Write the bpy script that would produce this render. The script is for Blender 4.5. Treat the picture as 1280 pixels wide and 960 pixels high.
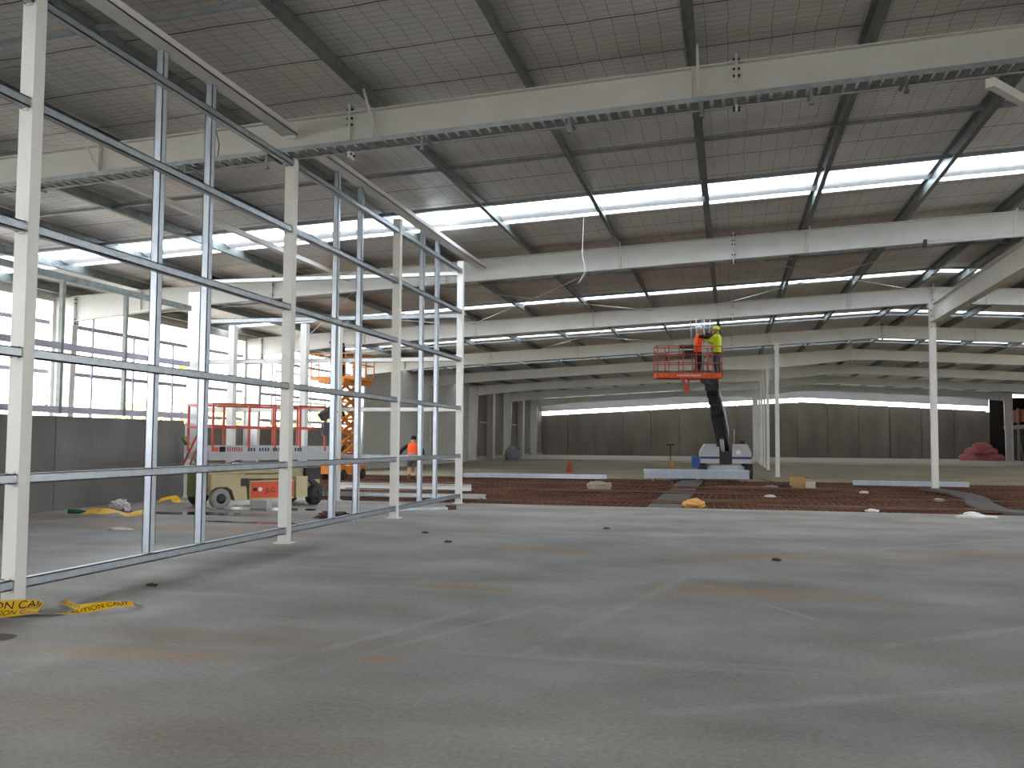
import bpy, math, random
from mathutils import Vector, Matrix, noise
R = random.Random(7)
scn = bpy.context.scene
for o in list(bpy.data.objects): bpy.data.objects.remove(o)
COL = scn.collection

# ---------------------------------------------------------------- camera
FPX, PITCH, YAW, ROLL = 1183.8, .0594, .2263, .0071
cd = bpy.data.cameras.new('camera'); cam = bpy.data.objects.new('camera', cd); COL.objects.link(cam)
cd.sensor_width = 36; cd.lens = FPX / 1280 * 36; cd.clip_start = .05; cd.clip_end = 600
cam.location = (0, 0, 1.6)
cam.matrix_world = (Matrix.Translation((0, 0, 1.6)) @ Matrix.Rotation(YAW, 4, 'Z')
                    @ Matrix.Rotation(math.pi / 2 + PITCH, 4, 'X') @ Matrix.Rotation(ROLL, 4, 'Z'))
scn.camera = cam

# ---------------------------------------------------------------- light
w = bpy.data.worlds.new('sky'); scn.world = w; w.use_nodes = True
nt = w.node_tree; bg = nt.nodes['Background']
tc = nt.nodes.new('ShaderNodeTexCoord'); sp = nt.nodes.new('ShaderNodeSeparateXYZ'); rp = nt.nodes.new('ShaderNodeValToRGB')
nt.links.new(tc.outputs['Generated'], sp.inputs[0]); nt.links.new(sp.outputs['Z'], rp.inputs[0]); nt.links.new(rp.outputs[0], bg.inputs['Color'])
rp.color_ramp.elements[0].position = 0.0; rp.color_ramp.elements[0].color = (1, .965, .92, 1)
rp.color_ramp.elements[1].position = .6; rp.color_ramp.elements[1].color = (.74, .85, 1, 1)
bg.inputs['Strength'].default_value = 3.0
sd = bpy.data.lights.new('sun', 'SUN'); sun = bpy.data.objects.new('sun', sd); COL.objects.link(sun)
sd.energy = 5; sd.angle = .01; sd.color = (1, .93, .82)
sun.rotation_euler = Vector((-.62, .45, -.64)).to_track_quat('-Z', 'Y').to_euler()
vs = scn.view_settings; vs.view_transform = 'Standard'; vs.look = 'None'; vs.gamma = 1; vs.use_curve_mapping = False
vs.exposure = 1.62
scn.cycles.max_bounces = 8; scn.cycles.diffuse_bounces = 5; scn.cycles.glossy_bounces = 4; scn.cycles.transmission_bounces = 4
scn.cycles.use_denoising = True
scn.cycles.sample_clamp_indirect = 6

# ---------------------------------------------------------------- materials
def lin(c):
    if isinstance(c, str):
        c = [int(c[i:i + 2], 16) / 255 for i in (0, 2, 4)]
    return tuple((x / 12.92 if x <= .04045 else ((x + .055) / 1.055) ** 2.4) for x in c)
def mat(name, col, rough=.6, metal=0, vary=.08, scale=4, bump=0, bscale=30, stretch=None, spec=None, col2=None, world=False):
    m = bpy.data.materials.new(name); m.use_nodes = True; n = m.node_tree.nodes; l = m.node_tree.links
    b = n['Principled BSDF']; c = lin(col)
    b.inputs['Roughness'].default_value = rough; b.inputs['Metallic'].default_value = metal
    if spec is not None: b.inputs['Specular IOR Level'].default_value = spec
    t = n.new('ShaderNodeNewGeometry' if world else 'ShaderNodeTexCoord'); src = t.outputs['Position' if world else 'Object']
    if stretch:
        mp = n.new('ShaderNodeMapping'); mp.inputs['Scale'].default_value = stretch; l.new(src, mp.inputs[0]); src = mp.outputs[0]
    nz = n.new('ShaderNodeTexNoise'); nz.inputs['Scale'].default_value = scale; nz.inputs['Detail'].default_value = 5; l.new(src, nz.inputs['Vector'])
    cr = n.new('ShaderNodeValToRGB'); l.new(nz.outputs['Fac'], cr.inputs[0])
    cr.color_ramp.elements[0].position = .3; cr.color_ramp.elements[1].position = .7
    cr.color_ramp.elements[0].color = tuple(max(0, x * (1 - vary)) for x in c) + (1,)
    cr.color_ramp.elements[1].color = tuple(min(1, x * (1 + vary)) for x in c) + (1,)
    if col2: cr.color_ramp.elements[1].color = lin(col2) + (1,)
    l.new(cr.outputs[0], b.inputs['Base Color'])
    if bump:
        n2 = n.new('ShaderNodeTexNoise'); n2.inputs['Scale'].default_value = bscale; n2.inputs['Detail'].default_value = 4; l.new(src, n2.inputs['Vector'])
        bp = n.new('ShaderNodeBump'); bp.inputs['Strength'].default_value = bump; bp.inputs['Distance'].default_value = .05
        l.new(n2.outputs['Fac'], bp.inputs['Height']); l.new(bp.outputs[0], b.inputs['Normal'])
    return m
M = {}
M['white'] = mat('white_painted_steel', 'd3d3ce', .45, 0, .05, 2)
M['whitedark'] = mat('grey_white_primer_steel', 'b4b2ab', .5, 0, .06, 1.5)
M['galv'] = mat('galvanised_steel', 'a9b2b8', .38, .75, .14, 9)
M['galvdull'] = mat('dull_galvanised_steel', '7f8684', .5, .7, .2, 5)
M['precast'] = mat('precast_concrete', '6a6864', .85, 0, .16, .9, .15, 12, (1, 1, .35))
M['precastfar'] = mat('dark_precast_concrete', '756d62', .85, 0, .28, .5, .1, 8, (1, 1, .35))
M['lightpanel'] = mat('pale_wall_panel', 'b4b4ac', .7, 0, .04, .5)
M['dirt'] = mat('compacted_sand', '8c8068', .95, 0, .2, .25, .3, 6)
M['pit'] = mat('rusty_sub_base', '4e3526', .95, 0, .3, 1.2, .4, 9, (.3, 1.6, 1), col2='9a8468')
M['galvnew'] = mat('bright_galvanised_steel', 'bfcad6', .32, .4, .08, 8)
M['glare_lilac'] = mat('glare_tinted_steel', 'a9a5b6', .6, 0, .08, 2)  # purple-grey tint is outdoor glare put into the steel's colour
M['farslab'] = mat('pale_far_slab', 'a8a292', .8, 0, .08, .2)
M['outside'] = mat('outdoor_ground', '9a9384', .95, 0, .2, .1)
M['rust'] = mat('rusty_bar', '562818', .9, .1, .3, 1.1, world=True, col2='84604a', stretch=(.3, 1.6, 1))
M['rubber'] = mat('black_rubber', '2a2a2b', .8)
M['tyregrey'] = mat('grey_tyre', '8c8d8e', .8)
M['black'] = mat('black_paint', '151516', .45)
M['cream'] = mat('cream_machine_paint', 'b9ab84', .5, 0, .08, 3)
M['orange'] = mat('orange_machine_paint', 'cf4a22', .5, 0, .08, 4)
M['redrail'] = mat('red_rail_paint', 'b23e2c', .5, 0, .1, 4)
M['yelor'] = mat('amber_machine_paint', 'c8781c', .5, 0, .25, 4)
M['machgrey'] = mat('grey_machine_paint', 'a9acac', .5, 0, .05, 3)
M['bluestripe'] = mat('blue_paint', '16307c', .5)
M['bluegrey'] = mat('blue_plastic', '2c5c98', .5)
M['toegrey'] = mat('grey_toe_board', 'a9b0b2', .55, 0, .1, 8)
M['hivis'] = mat('orange_hivis', 'ff5a1c', .8, 0, .04)
M['hivisy'] = mat('yellow_hivis', 'c9dc2a', .8, 0, .04)
M['limehelm'] = mat('lime_helmet_shell', 'd2ea1e', .35)
M['whitehelm'] = mat('white_helmet_shell', 'd8d4cc', .35)
M['navy'] = mat('navy_cloth', '191b22', .9)
M['denim'] = mat('denim_cloth', '3c4656', .9)
M['khaki'] = mat('grey_shorts_cloth', '4d4a44', .9)
M['skin'] = mat('skin', 'b98a6c', .6)
M['boot'] = mat('tan_boot_leather', '6a4c34', .8)
M['tape'] = mat('yellow_barrier_tape', 'e8b414', .45, 0, .06, 6)
M['tapeblack'] = mat('tape_black_ink', '1a160c', .6)
M['card'] = mat('cardboard', 'a98658', .85)
M['timber'] = mat('timber_board', '9d9078', .85, 0, .15, 3)
M['plastic'] = mat('pale_pink_plastic', 'cdc3c3', .4, 0, .1, 20)
M['pinkins'] = mat('pink_insulation', 'b8686a', .8, 0, .2, 5)
M['greenglass'] = mat('green_bottle_glass', '1f5a38', .2)
M['whitepaper'] = mat('white_scrap', 'd8d6d0', .7)
M['grime'] = mat('dark_scrap', '4c3d30', .8)
M['greywrap'] = mat('grey_plastic_wrap', '76797e', .35, 0, .4, 12)
M['sand'] = mat('sand_bag_cloth', '9b8f7d', .9)
M['orangecloth'] = mat('amber_scrap', 'c9964e', .8)
M['mossy'] = mat('mossy_prop', '6a7040', .8, 0, .3, 6)
M['leafg'] = mat('green_leaf', 'b4bf8c', .7, 0, .3, 2)
M['leafy'] = mat('yellow_green_leaf', 'cbca98', .7, 0, .3, 2)
M['leafo'] = mat('autumn_leaf', 'cdb79a', .7, 0, .3, 2)
M['bark'] = mat('bark', '6d5a48', .9)
M['coneorange'] = mat('cone_red', 'b5402c', .6)
M['hose'] = mat('grey_membrane', '56524d', .9)
M['brick'] = mat('rusty_red_panel', '8a3a26', .85, 0, .35, 2)
M['recess_shade'] = mat('shade_dark_cladding', '2a2522', .9)  # near-black colour stands in for shade in the far right recess
M['yellowm'] = mat('yellow_machine_paint', 'e8b838', .5)
M['whitewire'] = mat('white_cable', 'd4d2cc', .5)
M['red'] = mat('red_plastic', 'a82a22', .5)

# foil roof lining with safety mesh
def foil_material():
    m = bpy.data.materials.new('foil_lining_with_mesh'); m.use_nodes = True; n = m.node_tree.nodes; l = m.node_tree.links
    b = n['Principled BSDF']; b.inputs['Metallic'].default_value = .3; b.inputs['Roughness'].default_value = .4
    t = n.new('ShaderNodeTexCoord'); s = n.new('ShaderNodeSeparateXYZ'); l.new(t.outputs['Object'], s.inputs[0])
    def math_(op, a, bb=None):
        q = n.new('ShaderNodeMath'); q.operation = op
        for i, v in enumerate((a, bb)):
            if v is None: continue
            if isinstance(v, (int, float)): q.inputs[i].default_value = v
            else: l.new(v, q.inputs[i])
        return q.outputs[0]
    wob = n.new('ShaderNodeTexNoise'); wob.inputs['Scale'].default_value = 1.1; wob.inputs['Detail'].default_value = 2; l.new(t.outputs['Object'], wob.inputs['Vector'])
    wo = math_('MULTIPLY', math_('SUBTRACT', wob.outputs['Fac'], .5), .12)
    def line(sock, period, width):
        f = math_('FRACT', math_('DIVIDE', math_('ADD', sock, wo), period)); return math_('LESS_THAN', f, width / period)
    a = line(s.outputs['X'], .30, .011); c = line(s.outputs['Y'], .15, .011); d = line(s.outputs['Y'], 1.34, .035)
    wires = math_('MAXIMUM', math_('MULTIPLY', a, .55), math_('MULTIPLY', c, .5)); allm = math_('MAXIMUM', wires, math_('MULTIPLY', d, .85))
    nz = n.new('ShaderNodeTexNoise'); nz.inputs['Scale'].default_value = .8; nz.inputs['Detail'].default_value = 4; l.new(t.outputs['Object'], nz.inputs['Vector'])
    cr = n.new('ShaderNodeValToRGB'); l.new(nz.outputs['Fac'], cr.inputs[0])
    cr.color_ramp.elements[0].position = .3; cr.color_ramp.elements[0].color = lin('d2cec8') + (1,)
    cr.color_ramp.elements[1].position = .7; cr.color_ramp.elements[1].color = lin('e4e0db') + (1,)
    mx = n.new('ShaderNodeMix'); mx.data_type = 'RGBA'; l.new(allm, mx.inputs[0]); l.new(cr.outputs[0], mx.inputs[6]); mx.inputs[7].default_value = lin('3e3a36') + (1,)
    l.new(mx.outputs[2], b.inputs['Base Color'])
    mp = n.new('ShaderNodeMapping'); mp.inputs['Scale'].default_value = (1.2, 7, 1); l.new(t.outputs['Object'], mp.inputs[0])
    n2 = n.new('ShaderNodeTexNoise'); n2.inputs['Scale'].default_value = 2.2; n2.inputs['Detail'].default_value = 4; l.new(mp.outputs[0], n2.inputs['Vector'])
    bp = n.new('ShaderNodeBump'); bp.inputs['Strength'].default_value = .8; bp.inputs['Distance'].default_value = .05; l.new(n2.outputs['Fac'], bp.inputs['Height']); l.new(bp.outputs[0], b.inputs['Normal'])
    return m
M['foil'] = foil_material()
def floor_material():
    m = bpy.data.materials.new('concrete_slab'); m.use_nodes = True; n = m.node_tree.nodes; l = m.node_tree.links
    b = n['Principled BSDF']; t = n.new('ShaderNodeTexCoord')
    def nz(scale, detail, st=None, rot=0):
        q = n.new('ShaderNodeTexNoise'); q.inputs['Scale'].default_value = scale; q.inputs['Detail'].default_value = detail; src = t.outputs['Object']
        if st:
            mp = n.new('ShaderNodeMapping'); mp.inputs['Scale'].default_value = st; mp.inputs['Rotation'].default_value = (0, 0, rot); l.new(src, mp.inputs[0]); src = mp.outputs[0]
        l.new(src, q.inputs['Vector']); return q.outputs['Fac']
    def ramp(f, p0, c0, p1, c1):
        r = n.new('ShaderNodeValToRGB'); l.new(f, r.inputs[0]); e = r.color_ramp.elements
        e[0].position = p0; e[0].color = c0; e[1].position = p1; e[1].color = c1; return r.outputs[0]
    def mix(f, a, c, mode='MIX'):
        q = n.new('ShaderNodeMix'); q.data_type = 'RGBA'; q.blend_type = mode
        if isinstance(f, float): q.inputs[0].default_value = f
        else: l.new(f, q.inputs[0])
        for i, v in ((6, a), (7, c)):
            if isinstance(v, tuple): q.inputs[i].default_value = v
            else: l.new(v, q.inputs[i])
        return q.outputs[2]
    base = ramp(nz(.6, 8, (.8, 1.3, 1), .3), .36, lin('757069') + (1,), .68, lin('928c84') + (1,))
    stain = ramp(nz(.35, 6, (.45, 1.6, 1), .25), .58, (0, 0, 0, 1), .7, (1, 1, 1, 1))
    c1 = mix(stain, base, lin('7c6c57') + (1,))
    streak = ramp(nz(1.1, 5, (.12, 1.5, 1), -.6), .60, (0, 0, 0, 1), .78, (.6, .6, .6, 1))
    c2 = mix(streak, c1, lin('a3a09b') + (1,))
    streak2 = ramp(nz(1.3, 5, (1.6, .10, 1), .35), 0.62, (0, 0, 0, 1), .8, (.35, .35, .35, 1))
    c3 = mix(streak2, c2, lin('9f9c98') + (1,))
    rust = ramp(nz(.9, 5, (.6, 1.7, 1), .1), .70, (0, 0, 0, 1), .78, (.7, .7, .7, 1))
    c4 = mix(rust, c3, lin('8d6a48') + (1,))
    wn = n.new('ShaderNodeTexNoise'); wn.inputs['Scale'].default_value = 2.2; wn.inputs['Detail'].default_value = 6; l.new(t.outputs['Object'], wn.inputs['Vector'])
    def spot(col, cx, cy, rx, ry, rot, soft, amt, wob, base):
        mp = n.new('ShaderNodeMapping'); mp.vector_type = 'TEXTURE'; mp.inputs['Location'].default_value = (cx, cy, 0); mp.inputs['Rotation'].default_value = (0, 0, rot); mp.inputs['Scale'].default_value = (rx, ry, 1)
        l.new(t.outputs['Object'], mp.inputs[0]); ln = n.new('ShaderNodeVectorMath'); ln.operation = 'LENGTH'; l.new(mp.outputs[0], ln.inputs[0])
        ad = n.new('ShaderNodeMath'); ad.operation = 'MULTIPLY_ADD'; l.new(wn.outputs['Fac'], ad.inputs[0]); ad.inputs[1].default_value = wob; l.new(ln.outputs['Value'], ad.inputs[2])
        f = ramp(ad.outputs[0], (1 + wob * .5 - soft) / 4, (amt,) * 3 + (1,), (1 + wob * .5) / 4, (0, 0, 0, 1)); 
        # ramp input is scaled by 1/4 so radii above 1 stay in range
        lk = f.node.inputs[0].links[0]; l.remove(lk); dv = n.new('ShaderNodeMath'); dv.operation = 'MULTIPLY'; dv.inputs[1].default_value = .25; l.new(ad.outputs[0], dv.inputs[0]); l.new(dv.outputs[0], f.node.inputs[0])
        return mix(f, base, lin(col) + (1,))
    for q in ((.3, 10.5, 1.7, .6, .02), (-2.65, 10.05, 1.0, .35, 0), (.5, 13.9, 2.8, .42, .02), (-2.7, 13.75, 1.5, .4, 0), (-4.3, 6.35, 1.2, .35, .1), (-9.6, 15.2, 3.6, .8, -.1), (-4.4, 15.4, 1.0, .3, .1), (3.6, 15.2, 1.8, .4, .1)):
        c4 = spot('8d7150', *q, .9, .95, 1.3, c4)
    c4 = spot('a5652f', -2.52, 6.62, .24, .1, .1, .6, .8, 1.2, c4)
    for q in ((-2.75, 7.6, 2.1, .09, 1.25), (-1.75, 10.05, .6, .05, .5), (-.95, 9.5, 3.6, .1, 1.35), (.5, 9.5, 1.5, .05, -1.05), (2.3, 9, 2.6, .12, .7), (-2.1, 8.2, 2.4, .08, 1.2), (4, 17, 5, .09, .75), (1.0, 6.5, 2.4, .12, .5)):
        c4 = spot('a39f98', *q, .95, .42, 2.2, c4)
    fine = ramp(nz(26, 6), .3, (.78, .78, .78, 1), .7, (1.1, 1.1, 1.1, 1))
    c5 = mix(1.0, c4, fine, 'MULTIPLY')
    l.new(c5, b.inputs['Base Color'])
    rr = ramp(nz(.7, 5), .35, (.5, .5, .5, 1), .7, (.75, .75, .75, 1)); l.new(rr, b.inputs['Roughness'])
    bp = n.new('ShaderNodeBump'); bp.inputs['Strength'].default_value = .12; bp.inputs['Distance'].default_value = .02; l.new(nz(9, 6), bp.inputs['Height']); l.new(bp.outputs[0], b.inputs['Normal'])
    return m
M['floor'] = floor_material()
m = bpy.data.materials.new('translucent_skylight_sheet'); m.use_nodes = True; n = m.node_tree.nodes; l = m.node_tree.links
n.remove(n['Principled BSDF']); tr = n.new('ShaderNodeBsdfTranslucent'); tr.inputs[0].default_value = (.95, .97, 1, 1)
tp = n.new('ShaderNodeBsdfTransparent'); mx = n.new('ShaderNodeMixShader'); mx.inputs[0].default_value = .0
l.new(tr.outputs[0], mx.inputs[1]); l.new(tp.outputs[0], mx.inputs[2]); l.new(mx.outputs[0], n['Material Output'].inputs[0]); M['skylight'] = m
m = mat('silver_foil_roll', 'd5d3cf', .35, .2, .12, 3, .6, 6); M['foilroll'] = m
n = m.node_tree.nodes; l = m.node_tree.links; tr = n.new('ShaderNodeBsdfTranslucent'); tr.inputs[0].default_value = (.8, .8, .78, 1); mx = n.new('ShaderNodeMixShader'); mx.inputs[0].default_value = .05
l.new(n['Principled BSDF'].outputs[0], mx.inputs[1]); l.new(tr.outputs[0], mx.inputs[2]); l.new(mx.outputs[0], n['Material Output'].inputs[0])
m = mat('puddle_water', '4a453f', .12, 0, .1); M['puddle'] = m

# ---------------------------------------------------------------- mesh helpers
class MB:
    def __init__(s): s.v = []; s.f = []; s.sm = []
    def add(s, vs, fs, smooth=False):
        b = len(s.v); s.v += [tuple(v) for v in vs]; s.f += [tuple(b + i for i in f) for f in fs]; s.sm += [smooth] * len(fs); return s
    def box(s, a, b):
        (x0, y0, z0), (x1, y1, z1) = a, b
        return s.add([(x0, y0, z0), (x1, y0, z0), (x1, y1, z0), (x0, y1, z0), (x0, y0, z1), (x1, y0, z1), (x1, y1, z1), (x0, y1, z1)],
                     [(0, 3, 2, 1), (4, 5, 6, 7), (0, 1, 5, 4), (1, 2, 6, 5), (2, 3, 7, 6), (3, 0, 4, 7)])
    def cbox(s, c, d): return s.box([c[i] - d[i] / 2 for i in range(3)], [c[i] + d[i] / 2 for i in range(3)])
    def prism(s, poly, axis, a, b):
        """poly in the two other axes, extruded along axis from a to b"""
        def P(p, t):
            q = list(p); q.insert(axis, t); return q
        n = len(poly); v = [P(p, a) for p in poly] + [P(p, b) for p in poly]
        f = [tuple(range(n)), tuple(range(2 * n - 1, n - 1, -1))] + [(i, (i + 1) % n + 0, (i + 1) % n + n, i + n) for i in range(n)]
        return s.add(v, f)
    def bar(s, p, q, w, h, up=(0, 0, 1)):
        p, q = Vector(p), Vector(q); d = (q - p).normalized(); u = Vector(up)
        if abs(d.dot(u)) > .98: u = Vector((0, 1, 0))
        a = d.cross(u).normalized() * w / 2; c = a.cross(d).normalized() * h / 2
        vs = [p - a - c, p + a - c, p + a + c, p - a + c, q - a - c, q + a - c, q + a + c, q - a + c]
        return s.add(vs, [(0, 3, 2, 1), (4, 5, 6, 7), (0, 1, 5, 4), (1, 2, 6, 5), (2, 3, 7, 6), (3, 0, 4, 7)])
    def tube(s, pts, r, n=8, cap=True):
        pts = [Vector(p) for p in pts]; rs = r if isinstance(r, (list, tuple)) else [r] * len(pts); rings = []; u0 = None
        b = len(s.v)
        for i, p in enumerate(pts):
            d = (pts[min(i + 1, len(pts) - 1)] - pts[max(i - 1, 0)]).normalized()
            if u0 is None: u0 = d.orthogonal().normalized()
            u0 = (u0 - d * u0.dot(d)).normalized(); w_ = d.cross(u0)
            for k in range(n):
                a = 2 * math.pi * k / n; s.v.append(tuple(p + (u0 * math.cos(a) + w_ * math.sin(a)) * rs[i]))
        for i in range(len(pts) - 1):
            for k in range(n):
                s.f.append((b + i * n + k, b + i * n + (k + 1) % n, b + (i + 1) * n + (k + 1) % n, b + (i + 1) * n + k)); s.sm.append(True)
        if cap:
            s.f.append(tuple(b + k for k in range(n))[::-1]); s.sm.append(False)
            e = b + (len(pts) - 1) * n; s.f.append(tuple(e + k for k in range(n))); s.sm.append(False)
        return s
    def lathe(s, prof, c=(0, 0, 0), axis=2, n=20):
        """prof: (radius, height) pairs"""
        b = len(s.v)
        for r, h in prof:
            for k in range(n):
                a = 2 * math.pi * k / n; q = [r * math.cos(a), r * math.sin(a)]; q.insert(axis, h); s.v.append(tuple(q[i] + c[i] for i in range(3)))
        for i in range(len(prof) - 1):
            for k in range(n):
                s.f.append((b + i * n + k, b + i * n + (k + 1) % n, b + (i + 1) * n + (k + 1) % n, b + (i + 1) * n + k)); s.sm.append(True)
        for i in (0, len(prof) - 1):
            s.f.append(tuple(b + i * n + k for k in range(n))); s.sm.append(False)
        return s
    def shoe(s, cx):
        k = len(s.v) - 5 * 14
        for i in range(k, len(s.v)):
            x, y, z = s.v[i]; s.v[i] = (cx + x * .105, .06 + y * .3, .06 + z * .65)
        return s
    def build(s, name, m, parent=None, loc=None):
        me = bpy.data.meshes.new(name); me.from_pydata(s.v, [], s.f); me.update()
        for p, q in zip(me.polygons, s.sm): p.use_smooth = q
        import bmesh
        bm = bmesh.new(); bm.from_mesh(me); bmesh.ops.recalc_face_normals(bm, faces=bm.faces); bm.to_mesh(me); bm.free()
        me.materials.append(M[m] if isinstance(m, str) else m)
        o = bpy.data.objects.new(name, me); COL.objects.link(o)
        if parent: o.parent = parent
        if loc: o.location = loc
        return o
def tag(o, label=None, cat=None, group=None, kind=None):
    if label: o['label'] = label
    if cat: o['category'] = cat
    if group: o['group'] = group
    if kind: o['kind'] = kind
    return o
def thing(name, loc, label, cat, group=None, rz=0):
    e = bpy.data.objects.new(name, None); COL.objects.link(e); e.location = loc; e.rotation_euler = (0, 0, rz); e.empty_display_size = .1
    return tag(e, label, cat, group)
def kids(o): return [c for c in bpy.data.objects if c.parent == o]
def dup(o, loc=None, label=None, rz=None, tree=None):
    tree = tree or [(c, kids(c)) for c in kids(o)]
    r = o.copy(); COL.objects.link(r)
    if loc: r.location = loc
    if rz is not None: r.rotation_euler = (0, 0, rz)
    if label: r['label'] = label
    for c, gs in tree:
        k = c.copy(); COL.objects.link(k); k.parent = r
        for g in gs:
            d = g.copy(); COL.objects.link(d); d.parent = k
    return r
def struct(o): o['kind'] = 'structure'; return o
ORD = ['first', 'second', 'third', 'fourth', 'fifth', 'sixth', 'seventh', 'eighth', 'ninth', 'tenth', 'eleventh', 'twelfth', 'thirteenth', 'fourteenth', 'fifteenth', 'sixteenth', 'seventeenth', 'eighteenth', 'nineteenth', 'twentieth']
def text_mesh(txt, size, m, parent=None, name='lettering', mapf=None, extrude=0):
    cu = bpy.data.curves.new('txt', 'FONT'); cu.body = txt; cu.size = size; cu.extrude = extrude; cu.align_x = 'LEFT'
    to = bpy.data.objects.new('txt', cu); COL.objects.link(to); bpy.context.view_layer.update()
    me = bpy.data.meshes.new_from_object(to.evaluated_get(bpy.context.evaluated_depsgraph_get()))
    bpy.data.objects.remove(to)
    if mapf:
        for v in me.vertices: v.co = mapf(v.co.x, v.co.y)
    me.materials.clear(); me.materials.append(M[m]); me.name = name
    o = bpy.data.objects.new(name, me); COL.objects.link(o)
    if parent: o.parent = parent
    return o

# ---------------------------------------------------------------- building dimensions
XL, XR, XRG = -19.7, 25.2, 7.3
SL, Z0, DEP = .0524, 6.95, .6
def ztop(x): return Z0 + SL * (x if x < XRG else 2 * XRG - x)
YB = -22
FR = [-10, 1.8, 13.5, 25.2, 37.1, 49, 61, 73, 85, 97]
YF = 103.5
# ground and slabs
struct(MB().box((XL - .9, YB, -.25), (XR + 8, 23.3, 0)).build('floor', 'floor'))
struct(MB().box((XL - .9, 23.3, -.6), (XR + 8, 43.9, -.24)).build('floor', 'pit'))
struct(MB().box((XL - .9, 43.9, -.6), (XR + 8, 79.5, -.12)).build('floor', 'dirt'))
struct(MB().box((XL - .9, 79.5, -.6), (XR + 8, YF, .03)).build('floor', 'farslab'))
o = MB().box((-140, -90, -.75), (140, 200, -.62)).build('ground', 'outside'); struct(o)
o = MB().prism([(-140, -.62), (XL - 1.1, -.62), (XL - 1.1, .5), (-24, .85), (-140, 1.2)], 1, -60, 160).build('ground', 'outside'); struct(o)

# roof: foil lining sheets in each bay, leaving the skylight gap
SKY = {1.8: 5.0, 13.5: 20.75, 25.2: 34.9, 37.1: 45.2, 49: 57.2, 61: 69, 73: 81, 85: 93, 97: 101.2, -10: -4}
def roof_sheet(y0, y1, nm='ceiling', m='foil', dz=.27, th=.03, xs=None):
    mb = MB(); X = xs or (XL - 1, XRG, XR + 1)
    pts = [(x, ztop(x) + dz) for x in X] + [(x, ztop(x) + dz + th) for x in X][::-1]
    mb.prism(pts, 1, y0, y1); return struct(mb.build(nm, m))
roof_sheet(YB, -10)
for i, y in enumerate(FR):
    y1 = FR[i + 1] if i + 1 < len(FR) else YF + .5
    s = SKY[y]
    g = 1.0 if i == 2 else (.28 if i < 2 else (.33 if i < 5 else .26))
    roof_sheet(y, s); roof_sheet(s + 1.78 * g, y1)
    # lapped foil roll hanging in the middle of the skylight gap
    mb = MB()
    for xa, xb in ((XL - 1, XRG), (XRG, XR + 1)):
        pa = Vector((xa, s + 1.1 * g, ztop(xa) + .25)); pb = Vector((xb, s + 1.1 * g, ztop(xb) + .25)); N = 60; ring = []
        for k in range(N + 1):
            p = pa.lerp(pb, k / N)
            for j in range(7):
                a = math.pi * j / 6; rr = .24 * g * (1 + .12 * noise.noise(Vector((p.x * .9, j * .5, s))))
                ring.append((p.x, p.y - math.cos(a) * rr, p.z + .03 - math.sin(a) * rr * .38))
        fs = [(k * 7 + j, k * 7 + j + 1, (k + 1) * 7 + j + 1, (k + 1) * 7 + j) for k in range(N) for j in range(6)]
        mb.add(ring, fs, True)
    struct(mb.build('trim_%d' % (i + 1), 'foilroll'))
    roof_sheet(s - .15, s + 1.95 * g, 'window_%d' % (i + 1), 'skylight', .34, .01)

# ---------------------------------------------------------------- rafters and portal columns
RL = ['nearest white rafter overhead behind the camera', 'white rafter just above the camera', 'nearest white rafter in view, with the cable tray along its lower edge',
      'second white rafter in view, ending over the last stud wall post', 'third white rafter in view, sitting on the slender ridge column', 'fourth white rafter in view, just above the two workers',
      'fifth white rafter in view, deepened over a column', 'sixth white rafter in view, far down the hall', 'seventh white rafter in view, far down the hall', 'last white rafter before the dark far wall']
def rafter(i):
    Y = FR[i]; t = thing('roof_rafter', (0, Y, 0), RL[i], 'rafter', 'white roof rafters')
    hau = i >= 6
    def dep(x):
        d = DEP
        if x < XL + 4: d += .18 * (XL + 4 - x) / 4
        if x > XR - 4: d += .18 * (x - XR + 4) / 4
        if hau: d += .33 * max(0, 1 - abs(x - 2.1) / 7.0)
        return d
    xs = sorted(set([XL, XL + 4, -4.9, 2.1, XRG, 9.1, XR - 4, XR]))
    top = [(x, ztop(x) - .02) for x in xs]; bot = [(x, ztop(x) - dep(x)) for x in xs]
    MB().prism(top + bot[::-1], 1, -.008, .008).build('web', 'white', t)
    def flange(z0f, nm, wd=.2):
        mb = MB(); p = [(x, z0f(x)) for x in xs] + [(x, z0f(x) + .02) for x in xs][::-1]
        mb.prism(p, 1, -wd / 2, wd / 2); return mb.build(nm, 'white', t)
    flange(lambda x: ztop(x) - .02, 'top_flange'); flange(lambda x: ztop(x) - dep(x), 'bottom_flange')
    spl = (-5.7, .12, 8.9, 16) if i == 2 else ((.12, -13) if i == 3 else ((.12, XRG) if i in (4, 5) else (XRG,)))
    for x in spl:
        z = ztop(x); sp_ = MB().box((x - .018, -.1, z - dep(x) - .12), (x + .018, .1, z + .12)).build('splice_plate', 'white', t)
        if i <= 5:
            b = MB()
            for zz in (.04, -.1, -.2, -dep(x) + .12, -dep(x) - .06):
                for yy in (-.055, .055):
                    b.tube([(x - .05, yy, z + zz), (x + .05, yy, z + zz)], .018, 6)
            b.build('bolts', 'black', sp_)
    if 2 <= i <= 5:
        for x in [-17.3 + 2.4 * k for k in range(0, 18)]:
            if abs(x - XRG) < .7 or x > XR - 1: continue
            if k_skip(i, x): continue
            z = ztop(x); MB().box((x - .006, -.095, z - DEP + .02), (x + .006, -.008, z - .03)).build('stiffener', 'white', t)
    return t
def k_skip(i, x): return int(round((x + 17.3) / 2.4)) % 2 == (i % 2)
for i in range(1, len(FR)): rafter(i)

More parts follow.
